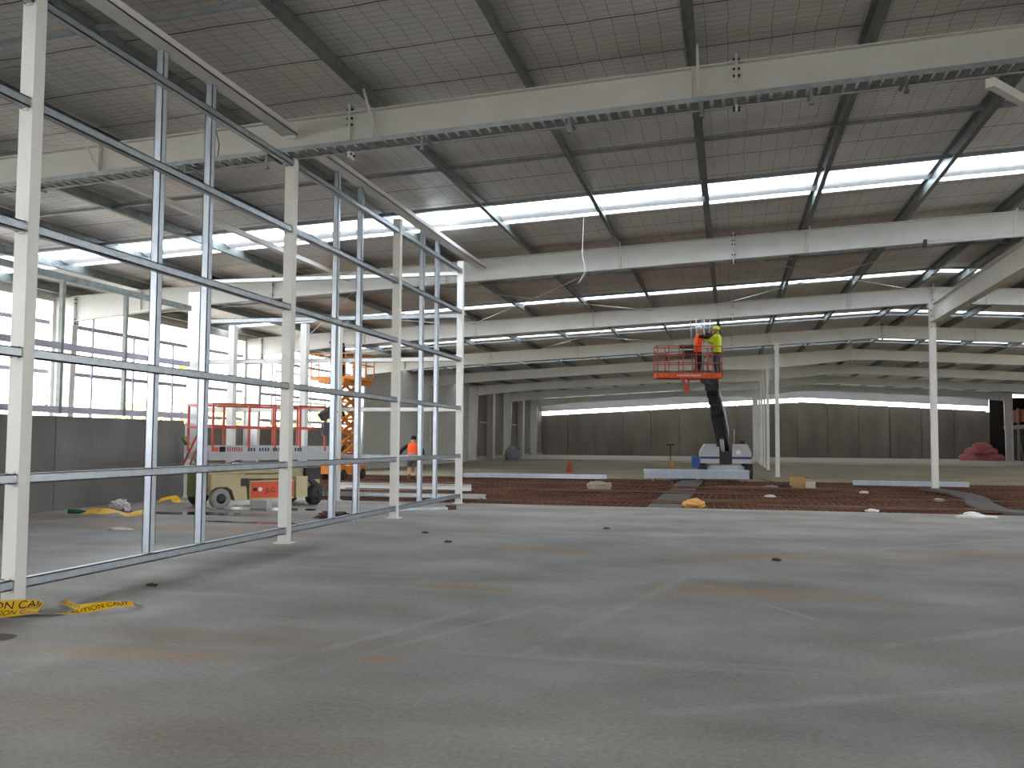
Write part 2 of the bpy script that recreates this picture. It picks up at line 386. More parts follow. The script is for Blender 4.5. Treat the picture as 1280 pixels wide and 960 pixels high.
def portal_column(Y, side, label):
    x0 = XL if side < 0 else XR; t = thing('portal_column', (x0, Y, 0), label, 'column', 'tapered portal columns along the outer walls'); h = ztop(x0) - .02; s = side
    z1 = h - .78
    MB().prism([(0, 0), (s * .62, 0), (s * .62, h), (0 - s * .12, h), (-s * .12, z1), ], 1, -.01, .01).build('web', 'white', t)
    MB().prism([(0, 0), (s * .02, 0), (-s * .10, z1), (-s * .12, z1)], 1, -.12, .12).build('inner_flange', 'white', t)
    MB().box((min(s * .6, s * .62), -.12, 0), (max(s * .6, s * .62), .12, h)).build('outer_flange', 'white', t)
    p = MB().box((min(-s * .14, -s * .12), -.12, z1 - .1), (max(-s * .14, -s * .12), .12, h + .02)).build('knee_plate', 'white', t)
    b = MB()
    for zz in (z1 - .04, z1 + .08, h - .2, h - .08):
        for yy in (-.07, .07): b.tube([(-s * .18, yy, zz), (-s * .08, yy, zz)], .022, 6)
    b.build('bolts', 'black', p)
    MB().box((min(-s * .05, s * .68), -.16, 0), (max(-s * .05, s * .68), .16, .025)).build('base_plate', 'white', t)
for i in range(3, len(FR)):
    where = {3: 'left of the concrete dwarf wall', 4: 'behind the cream scissor lift', 5: 'behind the amber scissor lift', 6: 'at the start of the pale side wall', 7: 'at the end of the pale side wall', 8: 'second from the far end', 9: 'nearest the far wall'}[i]
    portal_column(FR[i], -1, 'tapered white portal column on the open left side, %s' % where)
for i in (8, 9):
    portal_column(FR[i], 1, 'tapered white portal column on the far right side, %s' % ('beside the pink insulation' if i == 9 else 'in front of the mezzanine'))

# slender interior columns under the rafters
def post(name, x, y, z0, z1, r, label, group=None, cap=True):
    t = thing(name, (x, y, z0), label, 'column', group)
    h = z1 - z0
    MB().box((-r, -r, .015), (r, r, h)).build('shaft', 'white', t)
    MB().box((-r - .06, -r - .06, 0), (r + .06, r + .06, .018)).build('base_plate', 'white', t)
    if cap: MB().box((-r - .03, -r - .03, h - .22), (r + .03, r + .03, h)).build('head_plate', 'white', t)
    return t
for k, i in enumerate(range(5, 10)):
    post('interior_column', 2.3, FR[i], -.12 if FR[i] < 79 else .03, ztop(2.1) - DEP - (.33 if i >= 6 else 0), .085 if i > 5 else .1,
         'slender white column in the row behind the boom lift, %s from the camera' % ORD[k], 'slender white columns behind the boom lift')
for k, y in enumerate((67, 78.6, 91)):
    post('interior_column', 2.3, y, -.12 if y < 79 else .03, ztop(2.3), .07, 'thin white intermediate column in the row behind the boom lift, %s from the camera' % ORD[k], 'slender white columns behind the boom lift')
t = post('ridge_column', XRG - .05, 37.1, -.05, 6.72, .11, 'slender white ridge column on the right, carrying the longitudinal girder')
b = MB()
for z in (6.5, 6.3, 6.1, 5.9):
    for x in (-.05, .05): b.tube([(x, -.15, z), (x, -.1, z)], .02, 6)
b.build('bolts', 'black', t)
t = thing('longitudinal_girder', (XRG, 31, 6.0), 'deep white longitudinal girder running to the slender ridge column', 'girder')
MB().box((-.01, -17.4, .02), (.01, 6.1, .66)).build('web', 'white', t)
MB().box((-.14, -17.4, 0), (.14, 6.1, .025)).build('bottom_flange', 'white', t)
MB().box((-.14, -17.4, .64), (.14, 5.7, .665)).build('top_flange', 'white', t)
MB().box((-.14, -5.62, .665), (.14, -5.58, .9)).build('hanger_plate', 'white', t)

# ---------------------------------------------------------------- purlins
PX = [-.5 + 2.4 * k for k in range(-8, 4)] + [7.9 + 2.4 * k for k in range(0, 8)]
def purlin_mesh(L):
    h, f, th = .245, .085, .012
    mb = MB()
    mb.box((-th / 2, 0, 0), (th / 2, L, h)); mb.box((-th / 2, 0, 0), (f, L, th)); mb.box((-f, 0, h - th), (th / 2, L, h))
    mb.box((f - th, 0, 0), (f, L, .03)); return mb
protos = {}
for i in range(1, len(FR)):
    y0 = FR[i]; y1 = FR[i + 1] if i + 1 < len(FR) else YF; L = y1 - y0 + .1
    for k, x in enumerate(PX):
        if x < XRG: side = 'left'; n_ = sum(1 for q in PX if x < q < XRG)
        else: side = 'right'; n_ = sum(1 for q in PX if XRG < q < x)
        bay = ['directly over the camera', 'in the nearest skylight bay', 'in the second skylight bay', 'in the third skylight bay', 'in the fourth skylight bay', 'in the fifth skylight bay', 'in the sixth skylight bay', 'in the seventh skylight bay', 'in the last bay'][i - 1]
        lb = 'galvanised purlin %s, %s down the %s roof slope from the ridge' % (bay, ORD[n_], side)
        key = round(L, 2)
        if key not in protos:
            o = purlin_mesh(L).build('roof_purlin', 'galvdull'); protos[key] = o
        else:
            o = protos[key].copy(); COL.objects.link(o)
        o.location = (x, y0 - .05, ztop(x) + .003); tag(o, lb, 'purlin', 'galvanised purlins under the roof lining')
# bridging lines between purlins
for i in range(1, 6):
    for j, fy in enumerate((.36, .7)):
        if i == 1 and j == 0: continue
        y = {(2, 0): 17.1, (2, 1): 19.9}.get((i, j), FR[i] + (FR[i + 1] - FR[i]) * fy)
        mb = MB()
        for xa, xb in zip(PX[:-1], PX[1:]):
            mb.bar((xa, 0, ztop(xa) + .1), (xb, 0, ztop(xb) + .1), .05, .065)
        o = mb.build('purlin_bridging', 'galv', None, (0, y, 0))
        tag(o, 'thin galvanised bridging strut across the purlins, %s row behind the %s rafter in view' % (ORD[j], ORD[max(0, i - 2)]) if i > 1 else 'thin galvanised bridging strut across the purlins above the camera', 'bridging', 'bridging rows between purlins')
# fly braces
for i in (2, 3, 4, 5):
    for q, x in enumerate(PX[4:16]):
        if (q + i) % 2: continue
        o = MB().bar((0, -.1, -.58), (.0, -.75 if i == 2 else -.5, .05), .035, .012).build('fly_brace', 'white', None, (x + .1, FR[i], ztop(x)))
        tag(o, 'thin steel fly brace from purlin to the %s rafter in view, %s from the left' % (ORD[i - 2], ORD[q]), 'brace', 'fly braces at the rafters')
# cross bracing rods
k = 0
for (a, b_) in (((-10.1, 36.7), (-2.9, 26)), ((-10.1, 26), (-2.9, 36.7)), ((-.5, 36.7), (6.7, 26)), ((-.5, 26), (6.7, 36.7)), ((-10.1, 48.6), (-2.9, 37.7)), ((-2.9, 48.6), (-10.1, 37.7)), ((-17.3, 36.7), (-10.5, 26)), ((-17.3, 26), (-10.5, 36.7))):
    p = Vector((a[0], a[1], ztop(a[0]) - .15)); q = Vector((b_[0], b_[1], ztop(b_[0]) - .15)); mid = (p + q) / 2
    o = MB().tube([p - mid, -p.lerp(q, .5) + mid - Vector((0, 0, .05)), q - mid], .014, 6).build('bracing_rod', 'white', None, mid)
    tag(o, 'thin white bracing rod %s, %s' % (('rising towards the camera', 'running away from the camera')[k % 2], ('left bay behind the second rafter', 'middle bay behind the second rafter', 'left bay behind the third rafter', 'far left bay above the open side')[k // 2]), 'rod', 'crossed roof bracing rods'); k += 1

# cable tray on the near rafter
t = thing('cable_tray', (0, 13.28, 0), 'perforated galvanised cable tray hung under the nearest rafter in view', 'cable tray')
def ztray(x): return ztop(x) - DEP - .03
mb = MB(); X = [XL + 1, XRG, XR - 1]
for ya, yb, dz in ((-.17, -.158, .07), (.158, .17, .07)):
    mb.prism([(x, ztray(x)) for x in X] + [(x, ztray(x) + dz) for x in X][::-1], 1, ya, yb)
mb.build('side_rail', 'galv', t)
mb = MB(); x = XL + 1
while x < XR - 1:
    if abs(x - XRG) > .1: mb.bar((x, -.16, ztray(x) + .008), (x, .16, ztray(x) + .008), .11, .012)
    x += .16
tag(mb.build('rung', 'galvdull', t), None, None, None, 'stuff')
for x in (-11.2, -8.3, -6.9, -4.4, -2.2, .6 - .95, 1.1, 2.3, 3.6, 6, 9, 12):
    if x == 3.6: continue
    z = ztray(x); h_ = MB().box((x - .02, -.2, z - .03), (x + .02, .3, z)); h_.box((x - .02, -.21, z - .2), (x + .02, -.19, z)); h_.box((x - .03, -.22, z - .23), (x + .03, -.15, z - .19)); h_.build('hanger', 'galvdull', t)

# wires hanging
mb = MB().tube([(-3.34, 22, 7.1), (-3.36, 22, 6.6), (-3.38, 22, 6.0), (-3.3, 22, 5.6), (-3.42, 22, 5.4), (-3.5, 22, 5.3)], .008, 5)
tag(mb.build('hanging_cable', 'whitewire'), 'thin white cable hanging from the nearest skylight gap', 'cable')
tag(MB().tube([(-3.05, 13.3, 7.2), (-2.95, 13.2, 7.2), (-2.85, 13.2, 7.2), (-2.95, 13.2, 7.0), (-3.1, 13.25, 7.0)], .006, 5).build('wire_loop', 'whitewire'), 'small loop of thin wire on the nearest rafter', 'wire')
tag(MB().tube([(-8.05, 13.25, 6.55), (-7.85, 13.2, 6.45), (-7.78, 13.2, 6.2), (-7.8, 13.2, 6.02)], .008, 5).build('drooping_cable', 'black'), 'short dark cable drooping across the nearest rafter', 'cable')
# conduit along second rafter, and strut near the first
t = thing('conduit', (5.9, 25.05, 6.6), 'pale conduit pipe clipped to the second rafter, with a dark end', 'conduit')
MB().tube([(-1.1, 0, -.02), (1.4, 0, .1), (4, 0, .02)], .045, 10).build('pipe', 'white', t)
MB().cbox((-1.13, 0, -.04), (.07, .12, .2)).build('end_bracket', 'black', t)
tag(MB().bar((3.35, 13.25, 6.33), (7.28, 18.4, 6.33), .11, .12).build('roof_strut', 'white'), 'white diagonal strut leaving the nearest rafter at the upper right', 'strut')

# far wall, side walls
def wall_y(name, y, xs, z0, zf, m, th=.2):
    pts = [(x, z0) for x in (xs[0], xs[-1])] + [(x, zf(x)) for x in xs][::-1]
    return struct(MB().prism([pts[0], pts[1]] + pts[2:], 1, y, y + th).build(name, m))
for j in range(15):
    xa = XL - .7 + j * 3.03; xb = xa + 2.97
    if xb > XR: xb = XR - .2
    wf = lambda x: ztop(x) - 1.52
    xs = [xa, xb] if not (xa < XRG < xb) else [xa, XRG, xb]
    wall_y('wall_far', YF - .4 + (.0 if j % 2 else .015), xs, 0, wf, 'precastfar')
wall_y('wall_far', YF + .0, [XL - .7, XRG, XR + .3], 0, lambda x: ztop(x) - 1.6, 'precastfar')
wall_y('trim_30', YF - .7, [XL - .7, XRG, XR + .3], 0, lambda x: 0, 'lightpanel') if False else struct(MB().prism([(XL - .7, ztop(XL - .7) - 1.1), (XRG, ztop(XRG) - 1.1), (XR, ztop(XR) - 1.1), (XR, ztop(XR) + .2), (XRG, ztop(XRG) + .2), (XL - .7, ztop(XL - .7) + .2)], 1, YF - .75, YF - .65).build('trim_30', 'whitedark'))
# left wall: dwarf wall under the open side, pale cladding further on, dark concrete beyond
o = struct(MB().box((XL - .85, YB, -.2), (XL - .65, 49, 2.15)).build('wall_left', 'precast'))
for j in range(8):
    y0 = 49 + j * 3; o = struct(MB().box((XL - .72 - .01 * (j % 2), y0, -.2), (XL - .62, y0 + 2.97, 6.1)).build('wall_left', 'lightpanel'))
for j in range(10):
    y0 = 73 + j * 3.05; o = struct(MB().box((XL - .8, y0, -.1), (XL - .62, y0 + 3.0, 6.1)).build('wall_left', 'precastfar'))
struct(MB().box((XL - .95, 73, 5.95), (XL - .6, YF, 6.3)).build('trim_31', 'white'))
struct(MB().box((XL - .95, 73, -.1), (XL - .5, YF, .25)).build('trim_32', 'farslab'))
for nm, yy in (('partition_post', 79), ('partition_post', 91)):
    t = thing(nm, (XL, yy, .03), 'pale flat partition post on the far left wall, %s' % ('nearer one' if yy < 80 else 'farther one'), 'post')
    MB().box((-.6, -.35, 0), (-.05, .35, 5.7)).build('shaft', 'whitedark', t); MB().box((-.6, -3, 3.0), (-.5, 0, 3.12)).build('rail', 'whitedark', t)
struct(MB().box((XR + 7, YB, -.2), (XR + 7.2, 60, 2.4)).build('wall_right', 'precast'))  # unseen side wall, kept low so daylight enters above it
struct(MB().box((XR + 7, 60, -.2), (XR + 7.2, YF, 6.7)).build('wall_right', 'recess_shade'))
struct(MB().box((-2, YB, -.2), (XR + 7, YB + .2, 6.9)).box((XL - .8, YB, 5.6), (-2, YB + .2, 6.9)).build('wall_back_unseen', 'precast'))  # unseen wall added to dim the foreground, opening shaped to light the posts
struct(MB().box((XR + .1, YF - .6, 0), (XR + 7.2, YF - .4, 6.2)).build('wall_far', 'recess_shade'))
struct(MB().prism([(XR + .5, ztop(XR) + .2), (XR + 7.2, ztop(XR) + .0), (XR + 7.2, ztop(XR) + .15), (XR + .5, ztop(XR) + .3)], 1, YB, YF).build('ceiling', 'recess_shade'))
# eave beam on the left side
struct(MB().box((XL - .75, -10, 5.78), (XL - .6, 61, 6.15)).build('trim_33', 'whitedark'))
# mezzanine on the right
t = thing('mezzanine', (XR + 3.95, 92, 0), 'dark mezzanine with rusty red infill panels at the far right corner', 'mezzanine')
MB().box((-3.1, -8, 3.0), (2.9, 9, 3.35)).build('deck_edge', 'timber', t)
for k in range(6): MB().box((-3.1, -8 + k * 2.9, 3.6), (-3.0, -8 + k * 2.9 + 2.4, 4.75)).build('infill_panel', 'brick', t)
MB().box((-2.6, -8, 0), (-2.5, 9, 2.95)).build('recess_shade_sheet', 'recess_shade', t)  # dark sheet put in for the shaded recess below the deck
for k in range(5): MB().box((-3.15, -7.8 + k * 4, 0), (-2.95, -7.6 + k * 4, 4.9)).build('timber_post', 'timber', t)
for k in range(3): MB().bar((-3.05, -7 + k * 5, 0.1), (-3.05, -5.6 + k * 5, 2.95), .06, .06).build('raking_prop', 'timber', t)
# light strip light on the right: white angled soffit pieces
# ---------------------------------------------------------------- long stud wall beside the camera
XW = -6.68
WC = [7.85, 13.5, 18.38, 23.1]
GZ = [.2, 1.2, 2.41, 3.63, 4.85, 5.9]
wl = ['nearest white square post of the stud wall, beside the yellow tape', 'second white square post of the stud wall, reaching the nearest rafter', 'third white square post of the stud wall', 'fourth white square post of the stud wall, at the slab edge']
for i, y in enumerate(WC):
    h = ztop(XW) - (DEP if i == 1 else .42) - .02
    t = thing('wall_post', (XW, y, 0), wl[i], 'post', 'white posts of the long stud wall')
    MB().box((-.075, -.075, .015), (.075, .075, h)).build('shaft', 'white', t)
    MB().box((-.13, -.12, 0), (.13, .12, .018)).build('base_plate', 'white', t)
    for z in GZ:
        for y_ in (-.08, .08): MB().box((-.03, y_ - .012, z - .07), (.03, y_ + .012, z + .07)).build('cleat', 'white', t)
    b = MB()
    for z in GZ:
        for dz in (-.04, .04): b.tube([(-.05, -.105, z + dz), (-.05, -.07, z + dz)], .014, 6)
    b.build('bolts', 'galvdull', t)
# next post, towards the camera, beyond the frame edge
gh, gd = .095, .09
def girt(y0, y1, x, z, name, label, group, m='galv', axis='y', h=gh):
    L = y1 - y0; th = .012; mb = MB()
    mb.box((-gd, 0, -h / 2), (gd * .0 + .0, L, -h / 2 + th)) if False else None
    # C section open upwards and sideways: web faces the camera side
    mb.box((gd / 2 - th, 0, -h / 2), (gd / 2, L, h / 2)); mb.box((-gd / 2, 0, -h / 2), (gd / 2, L, -h / 2 + th)); mb.box((-gd / 2, 0, h / 2 - th), (gd / 2, L, h / 2))
    mb.box((-gd / 2, 0, h / 2 - .03), (-gd / 2 + .008, L, h / 2)); mb.box((-gd / 2, 0, -h / 2), (-gd / 2 + .008, L, -h / 2 + .03))
    o = mb.build(name, m, None, (x, y0, z))
    if axis == 'x': o.rotation_euler = (0, 0, -math.pi / 2); o.location = (x, y0, z)
    return tag(o, label, 'girt', group)
lev = ['lowest', 'second lowest', 'third from the floor', 'fourth from the floor', 'second highest', 'highest']
bays = [(1.9, 7.76, 'beside the camera, left of the nearest post'), (7.94, 13.41, 'between the first and second wall posts'), (13.59, 18.29, 'between the second and third wall posts'), (18.47, 23.01, 'between the third and fourth wall posts')]
for bi, (a, c, bl) in enumerate(bays):
    if bi == 0: a = 4.5
    for zi, z in enumerate(GZ):
        girt(a, c, XW + .02, z, 'wall_girt', '%s galvanised wall girt %s' % (lev[zi], bl), 'girts of the long stud wall')
sp = [10.1, 11.22, 15.42, 16.52, 20.2, 21.32]
for i, y in enumerate(sp):
    t = thing('wall_stud', (XW - .07, y, .13), 'tall galvanised stud of the long wall, %s one behind the %s post' % (('nearer', 'farther')[i % 2], ORD[i // 2]), 'stud', 'galvanised studs of the long wall')
    h = 6.3; th = .01
    MB().box((-.05, -.05, 0), (.05, -.05 + th, h)).box((-.05, -.05, 0), (-.05 + th, .05, h)).box((.05 - th, -.05, 0), (.05, .05, h)).box((-.05, .042, 0), (-.02, .05, h)).box((.02, .042, 0), (.05, .05, h))  .build('channel', 'galvnew', t)
    MB().box((-.08, -.07, h), (.08, .07, h + .03)).build('cap_plate', 'galvdull', t)
    b = MB()
    for z in GZ[1:]:
        for dx in (-.02, .02): b.tube([(dx, -.066, z - .1), (dx, -.05, z - .1)], .014, 6)
    b.build('bolts', 'galvdull', t)
# white channels above the wall
for a, c, lb in ((1.9, 13.38, 'white channel over the stud wall running from the nearest rafter towards the camera'), (13.65, 25.08, 'white channel over the stud wall between the first and second rafters')):
    z = ztop(XW) - .28
    t = thing('head_channel', (XW + .02, a, z), lb, 'channel'); L = c - a
    MB().box((-.13, 0, 0), (.13, L, .015)).box((.118, 0, 0), (.13, L, .1)).box((-.13, 0, 0), (-.118, L, .1)).build('channel', 'white', t)
    MB().box((-.09, L - .02, -.05), (.09, L, .16)).build('end_plate', 'white', t)
    MB().tube([(-.05, L - .05, .04), (-.05, L, .04)], .016, 6).tube([(.05, L - .05, .04), (.05, L, .04)], .016, 6).build('bolts', 'black', t)

tag(MB().box((-.06, 0, 0), (.06, 11.4, .1)).build('head_channel', 'white', None, (-10.55, 13.65, ztop(-10.55) - .3)), 'thin white channel between the first two rafters, left of the stud wall', 'channel')
# cross partition at the slab edge
YC = 23.2
for i, (x, z1, r, lb) in enumerate(((-14.25, ztop(-14.25) - .62, .17, 'stout white post at the left end of the cross partition'), (-13.1, 4.65, .085, 'short white post of the cross partition, beside the stout end post'), (-11.0, 4.65, .085, 'short white post of the cross partition, rising behind the cream lift'), (-10.05, 4.65, .085, 'short white post of the cross partition, right of the cream lift'))):
    t = thing('partition_post', (x, YC, 0), lb, 'post', 'posts of the cross partition')
    MB().box((-r, -.1, .015), (r, .1, z1)).build('shaft', 'white', t); MB().box((-r - .04, -.14, 0), (r + .04, .14, .018)).build('base_plate', 'white', t)
CZ = [.17, 1.15, 2.38, 3.68, 4.8, 5.9]
for i, z in enumerate(CZ):
    x0 = {0: -12.4, 1: -12.4, 2: -14.0}.get(i, -14.0); x1 = XW - .12
    mb = MB().box((0, .12, -.06), (x1 - x0, .132, .06)).box((0, .12, -.06), (x1 - x0, .18, -.048)).box((0, .12, .048), (x1 - x0, .18, .06))
    o = mb.build('partition_girt', 'white' if i in (2, 5, 3) else 'galv', None, (x0, YC, z)); tag(o, '%s horizontal girt of the cross partition at the slab edge' % lev[i], 'girt', 'girts of the cross partition')

# left inner line: concrete dwarf wall with rails over it
t = thing('dwarf_wall', (-14.4, 13, 0), 'grey precast concrete dwarf wall on the left, behind the stud wall', 'wall panel')
for k in range(-3, 2):
    ya = k * 5.02; MB().box((-.15, ya, 0), (0, ya + 5.0, 2.06)).build('concrete_panel', 'precast', t)
for z, lb, m_ in ((2.2, 'rail just above the grey dwarf wall', 'glare_lilac'), (3.6, 'middle girt above the grey dwarf wall', 'glare_lilac'), (5.12, 'upper girt above the grey dwarf wall', 'galvdull')):
    o = MB().box((-.04, 0, -.07), (.04, 24.4, .07)).build('inner_girt', m_, None, (-14.3, -1.4, z)); tag(o, lb, 'girt', 'girts above the dwarf wall')
for y, z1, lb in ((17.95, 5.05, 'dark thin stud over the dwarf wall, nearer the first post'), (20.2, 5.05, 'dark thin stud over the dwarf wall, farther along'), (14.6, 5.05, 'dark thin stud over the dwarf wall, left of the nearest post')):
    o = MB().box((-.045, -.045, 0), (.045, .045, z1 - 2.12)).build('inner_stud', 'galvdull', None, (-14.3, y, 2.12)); tag(o, lb, 'stud', 'studs above the dwarf wall')
for y in (8, 14.2):
    o = MB().box((-.1, -.1, 0), (.1, .1, 5.6)).build('inner_post', 'white', None, (-14.15, y, 0)); tag(o, 'white post beside the dwarf wall, %s' % ('out to the left' if y < 10 else 'left of the nearest wall post'), 'post', 'posts by the dwarf wall')
# outer side girts
for z, lb in ((2.42, 'lowest'), (3.6, 'middle'), (5.12, 'upper')):
    for i in range(2, 5):
        ya, yb = FR[i] + .15, FR[i + 1] - .15
        if i == 4 and z > 3: pass
        o = MB().box((-.04, 0, -.06), (.04, yb - ya, .06)).build('side_girt', 'glare_lilac', None, (XL - .7, ya, z))
        tag(o, '%s glare-tinted purple-grey girt across the open left side, %s portal bay' % (lb, ORD[i - 2]), 'girt', 'girts across the open left side')
for y, za, zb in ((27, 2.2, 5.76), (29.2, 2.2, 5.1), (31.6, 2.2, 5.1), (39.5, 2.2, 5.1), (43.6, 2.2, 5.1)):
    o = MB().box((-.035, -.035, 0), (.035, .035, zb - za)).build('side_stud', 'glare_lilac', None, (XL - .62, y, za)); tag(o, 'thin stud in the open left side, %s' % {27: 'just behind the first portal column', 29.2: 'second beyond the first portal column', 31.6: 'midway along the first bay', 39.5: 'just beyond the second portal column', 43.6: 'beside the white frame'}[y], 'stud', 'studs across the open left side')
# white window frame outside/behind
t = thing('window_frame', (-21.3, 44.6, 2.15), 'bright white rectangular window frame in the open left side, behind the lifts', 'window frame')
for zz in (1.25, 2.65): MB().box((-.05, -2.8, zz), (.05, 2.95, zz + .1)).build('cross_bar', 'white', t)
MB().box((-.05, 2.85, -1.9), (.05, 2.97, 2.75)).build('jamb', 'white', t); MB().box((-.05, -2.9, -1.9), (.05, -2.78, 2.75)).build('jamb', 'white', t)

# ---------------------------------------------------------------- reinforcing mesh
def mesh_sheet():
    mb = MB(); W, L, r = 5.7, 2.5, .009
    for k in range(13): y = k * .2 + .05; mb.box((0, y - r, 0), (W, y + r, 2 * r))
    for k in range(29): x = k * .2 + .05; mb.box((x - r, 0, 2 * r), (x + r, L, 4 * r))
    return mb
proto = None
for j in range(8):
    for i in range(8):
        x = -20.1 + i * 5.55 + R.uniform(-.08, .08); y = 23.4 + j * 2.5 + R.uniform(-.05, .05)
        if x > 22 : continue
        if proto is None: o = proto = mesh_sheet().build('reinforcing_mesh', 'rust')
        else: o = proto.copy(); COL.objects.link(o)
        o.location = (x, y, -.17 + .02 * ((i + j) % 2)); o.rotation_euler = (0, R.uniform(-.002, .002), R.uniform(-.01, .01))
        tag(o, 'rusty reinforcing mesh sheet beyond the slab, %s row back, %s from the left' % (ORD[j], ORD[i]), 'reinforcing mesh', 'rusty mesh sheets laid beyond the slab')
# loose bars over the mesh
for k in range(46):
    y = R.uniform(23.7, 42.8); x = R.uniform(-17, 17); L = R.uniform(4, 9); a = R.uniform(-.03, .03) if k % 4 else R.uniform(1.4, 1.7)
    o = MB().tube([(-L / 2, 0, 0), (L / 2, 0, 0)], .014, 6).build('loose_bar', 'rust', None, (x, y, -.078 + .014)); o.rotation_euler = (0, 0, a)
    tag(o, 'loose rusty reinforcing bar lying on the mesh', 'steel bar', 'loose bars on the mesh')
for k in range(12):
    L = R.uniform(2.5, 6); x = [-14, -10.5, -7, -4, .5, 3.5, 6.5, 9.5, 12, -12, -6, 2][k]; y = [26.5, 29.5, 25.2, 31, 27.2, 25.4, 29.3, 26.2, 33, 34.5, 36, 35][k]
    o = MB().cbox((0, 0, 0), (L, .07, .03)).build('timber_batten', 'bark', None, (x, y, -.02)); o.rotation_euler = (0, 0, R.uniform(-.06, .06))
    tag(o, 'pale timber batten lying on the rusty mesh, %s from the left' % ORD[sorted([-14, -10.5, -7, -4, .5, 3.5, 6.5, 9.5, 12, -12, -6, 2]).index(x)], 'batten', 'timber battens on the mesh')
tag(MB().box((-.45, 0, 0), (.45, 19.5, .1)).build('concrete_strip', 'hose', None, (-1.65, 24, -.18)), 'narrow grey concrete strip running through the rusty mesh', 'concrete strip')
mb = MB(); 
for a, c in zip([(7.0, 37), (7.4, 34), (7.2, 31), (6.7, 28.5), (6.4, 26)], [(7.4, 34), (7.2, 31), (6.7, 28.5), (6.4, 26), (7.2, 24.2)]):
    mb.bar((a[0], a[1], 0), (c[0], c[1], 0), .7, .06)
tag(mb.build('membrane_strip', 'hose', None, (0, 0, -.055)), 'dark grey membrane strip snaking across the mesh at the right', 'membrane')
tag(MB().box((-12, 0, 0), (12, .12, .17)).build('form_board', 'timber', None, (-2, 43.7, -.24)), 'long timber form board along the far edge of the mesh', 'board')
tag(MB().box((-14, 0, 0), (14, .25, .06)).build('slab_edge_strip', 'farslab', None, (12, 78.9, -.12)), 'pale strip at the foot of the far slab edge', 'edging')

# ---------------------------------------------------------------- steel bundles
def channel(L, wd=.2, h=.08, th=.012):
    return MB().box((0, 0, 0), (L, wd, th)).box((0, 0, 0), (L, th, h)).box((0, wd - th, 0), (L, wd, h))
pr = {}
def bundle(x, y, z, L, nx, nz, lb, gp, rz=0, dy=.24, dz=.1, name='steel_channel'):
    for a in range(nx):
        for c in range(nz):
            if L not in pr: o = pr[L] = channel(L).build(name, 'galvnew')
            else: o = pr[L].copy(); COL.objects.link(o)
            o.location = (x - math.sin(rz) * a * dy + R.uniform(-.02, .02), y + math.cos(rz) * a * dy, z + c * dz); o.rotation_euler = (0, 0, rz); tag(o, lb, 'steel channel', gp)
for k in range(3): tag(MB().box((-.05, -.1, 0), (.05, 1.1, .1)).build('bearer', 'timber', None, (-3.3 + k * 1.9, 42.2 + .0, -.12)), 'timber bearer under the steel bundle by the boom lift, %s of three' % ('left', 'middle', 'right')[k], 'timber', 'bearers under the steel bundle')
bundle(-3.68, 42.1, -.02, 4.55, 4, 4, 'galvanised channel in the stacked bundle in front of the boom lift', 'channels in the bundle before the boom lift', .13)
bundle(-11.7, 41.2, -.07, 6.4, 2, 2, 'long galvanised channel lying in the flat bundle left of the boom lift', 'channels in the flat bundle', .05)
bundle(4.75, 39.6, -.07, 4.2, 2, 2, 'galvanised channel in the low bundle by the slender ridge column', 'channels in the low bundle at the right', -.03)
for k, (x, y, L, lb) in enumerate(((-13.0, 30.3, 4.6, 'long white beam lying beyond the slab behind the stud wall'), (-12.2, 26.0, 5.4, 'second white beam lying nearer the slab behind the stud wall'))):
    t = thing('loose_beam', (x, y, -.09), lb, 'beam', None, .06)
    h = .2 if k == 0 else .13
    MB().box((0, -.01, 0), (L, .01, h)).build('web', 'white', t); MB().box((0, -.09, 0), (L, .09, .015)).build('bottom_flange', 'white', t); MB().box((0, -.09, h), (L, .09, h + .015)).build('top_flange', 'white', t)
t = thing('loose_channel', (-7.3, 20.1, 0), 'short galvanised channel on the floor inside the stud wall, near the third post', 'steel channel', None, .7)
channel(1.5, .12, .06).build('channel', 'galv', t); MB().cbox((1.4, .06, .05), (.2, .16, .1)).build('dark_end', 'grime', t)

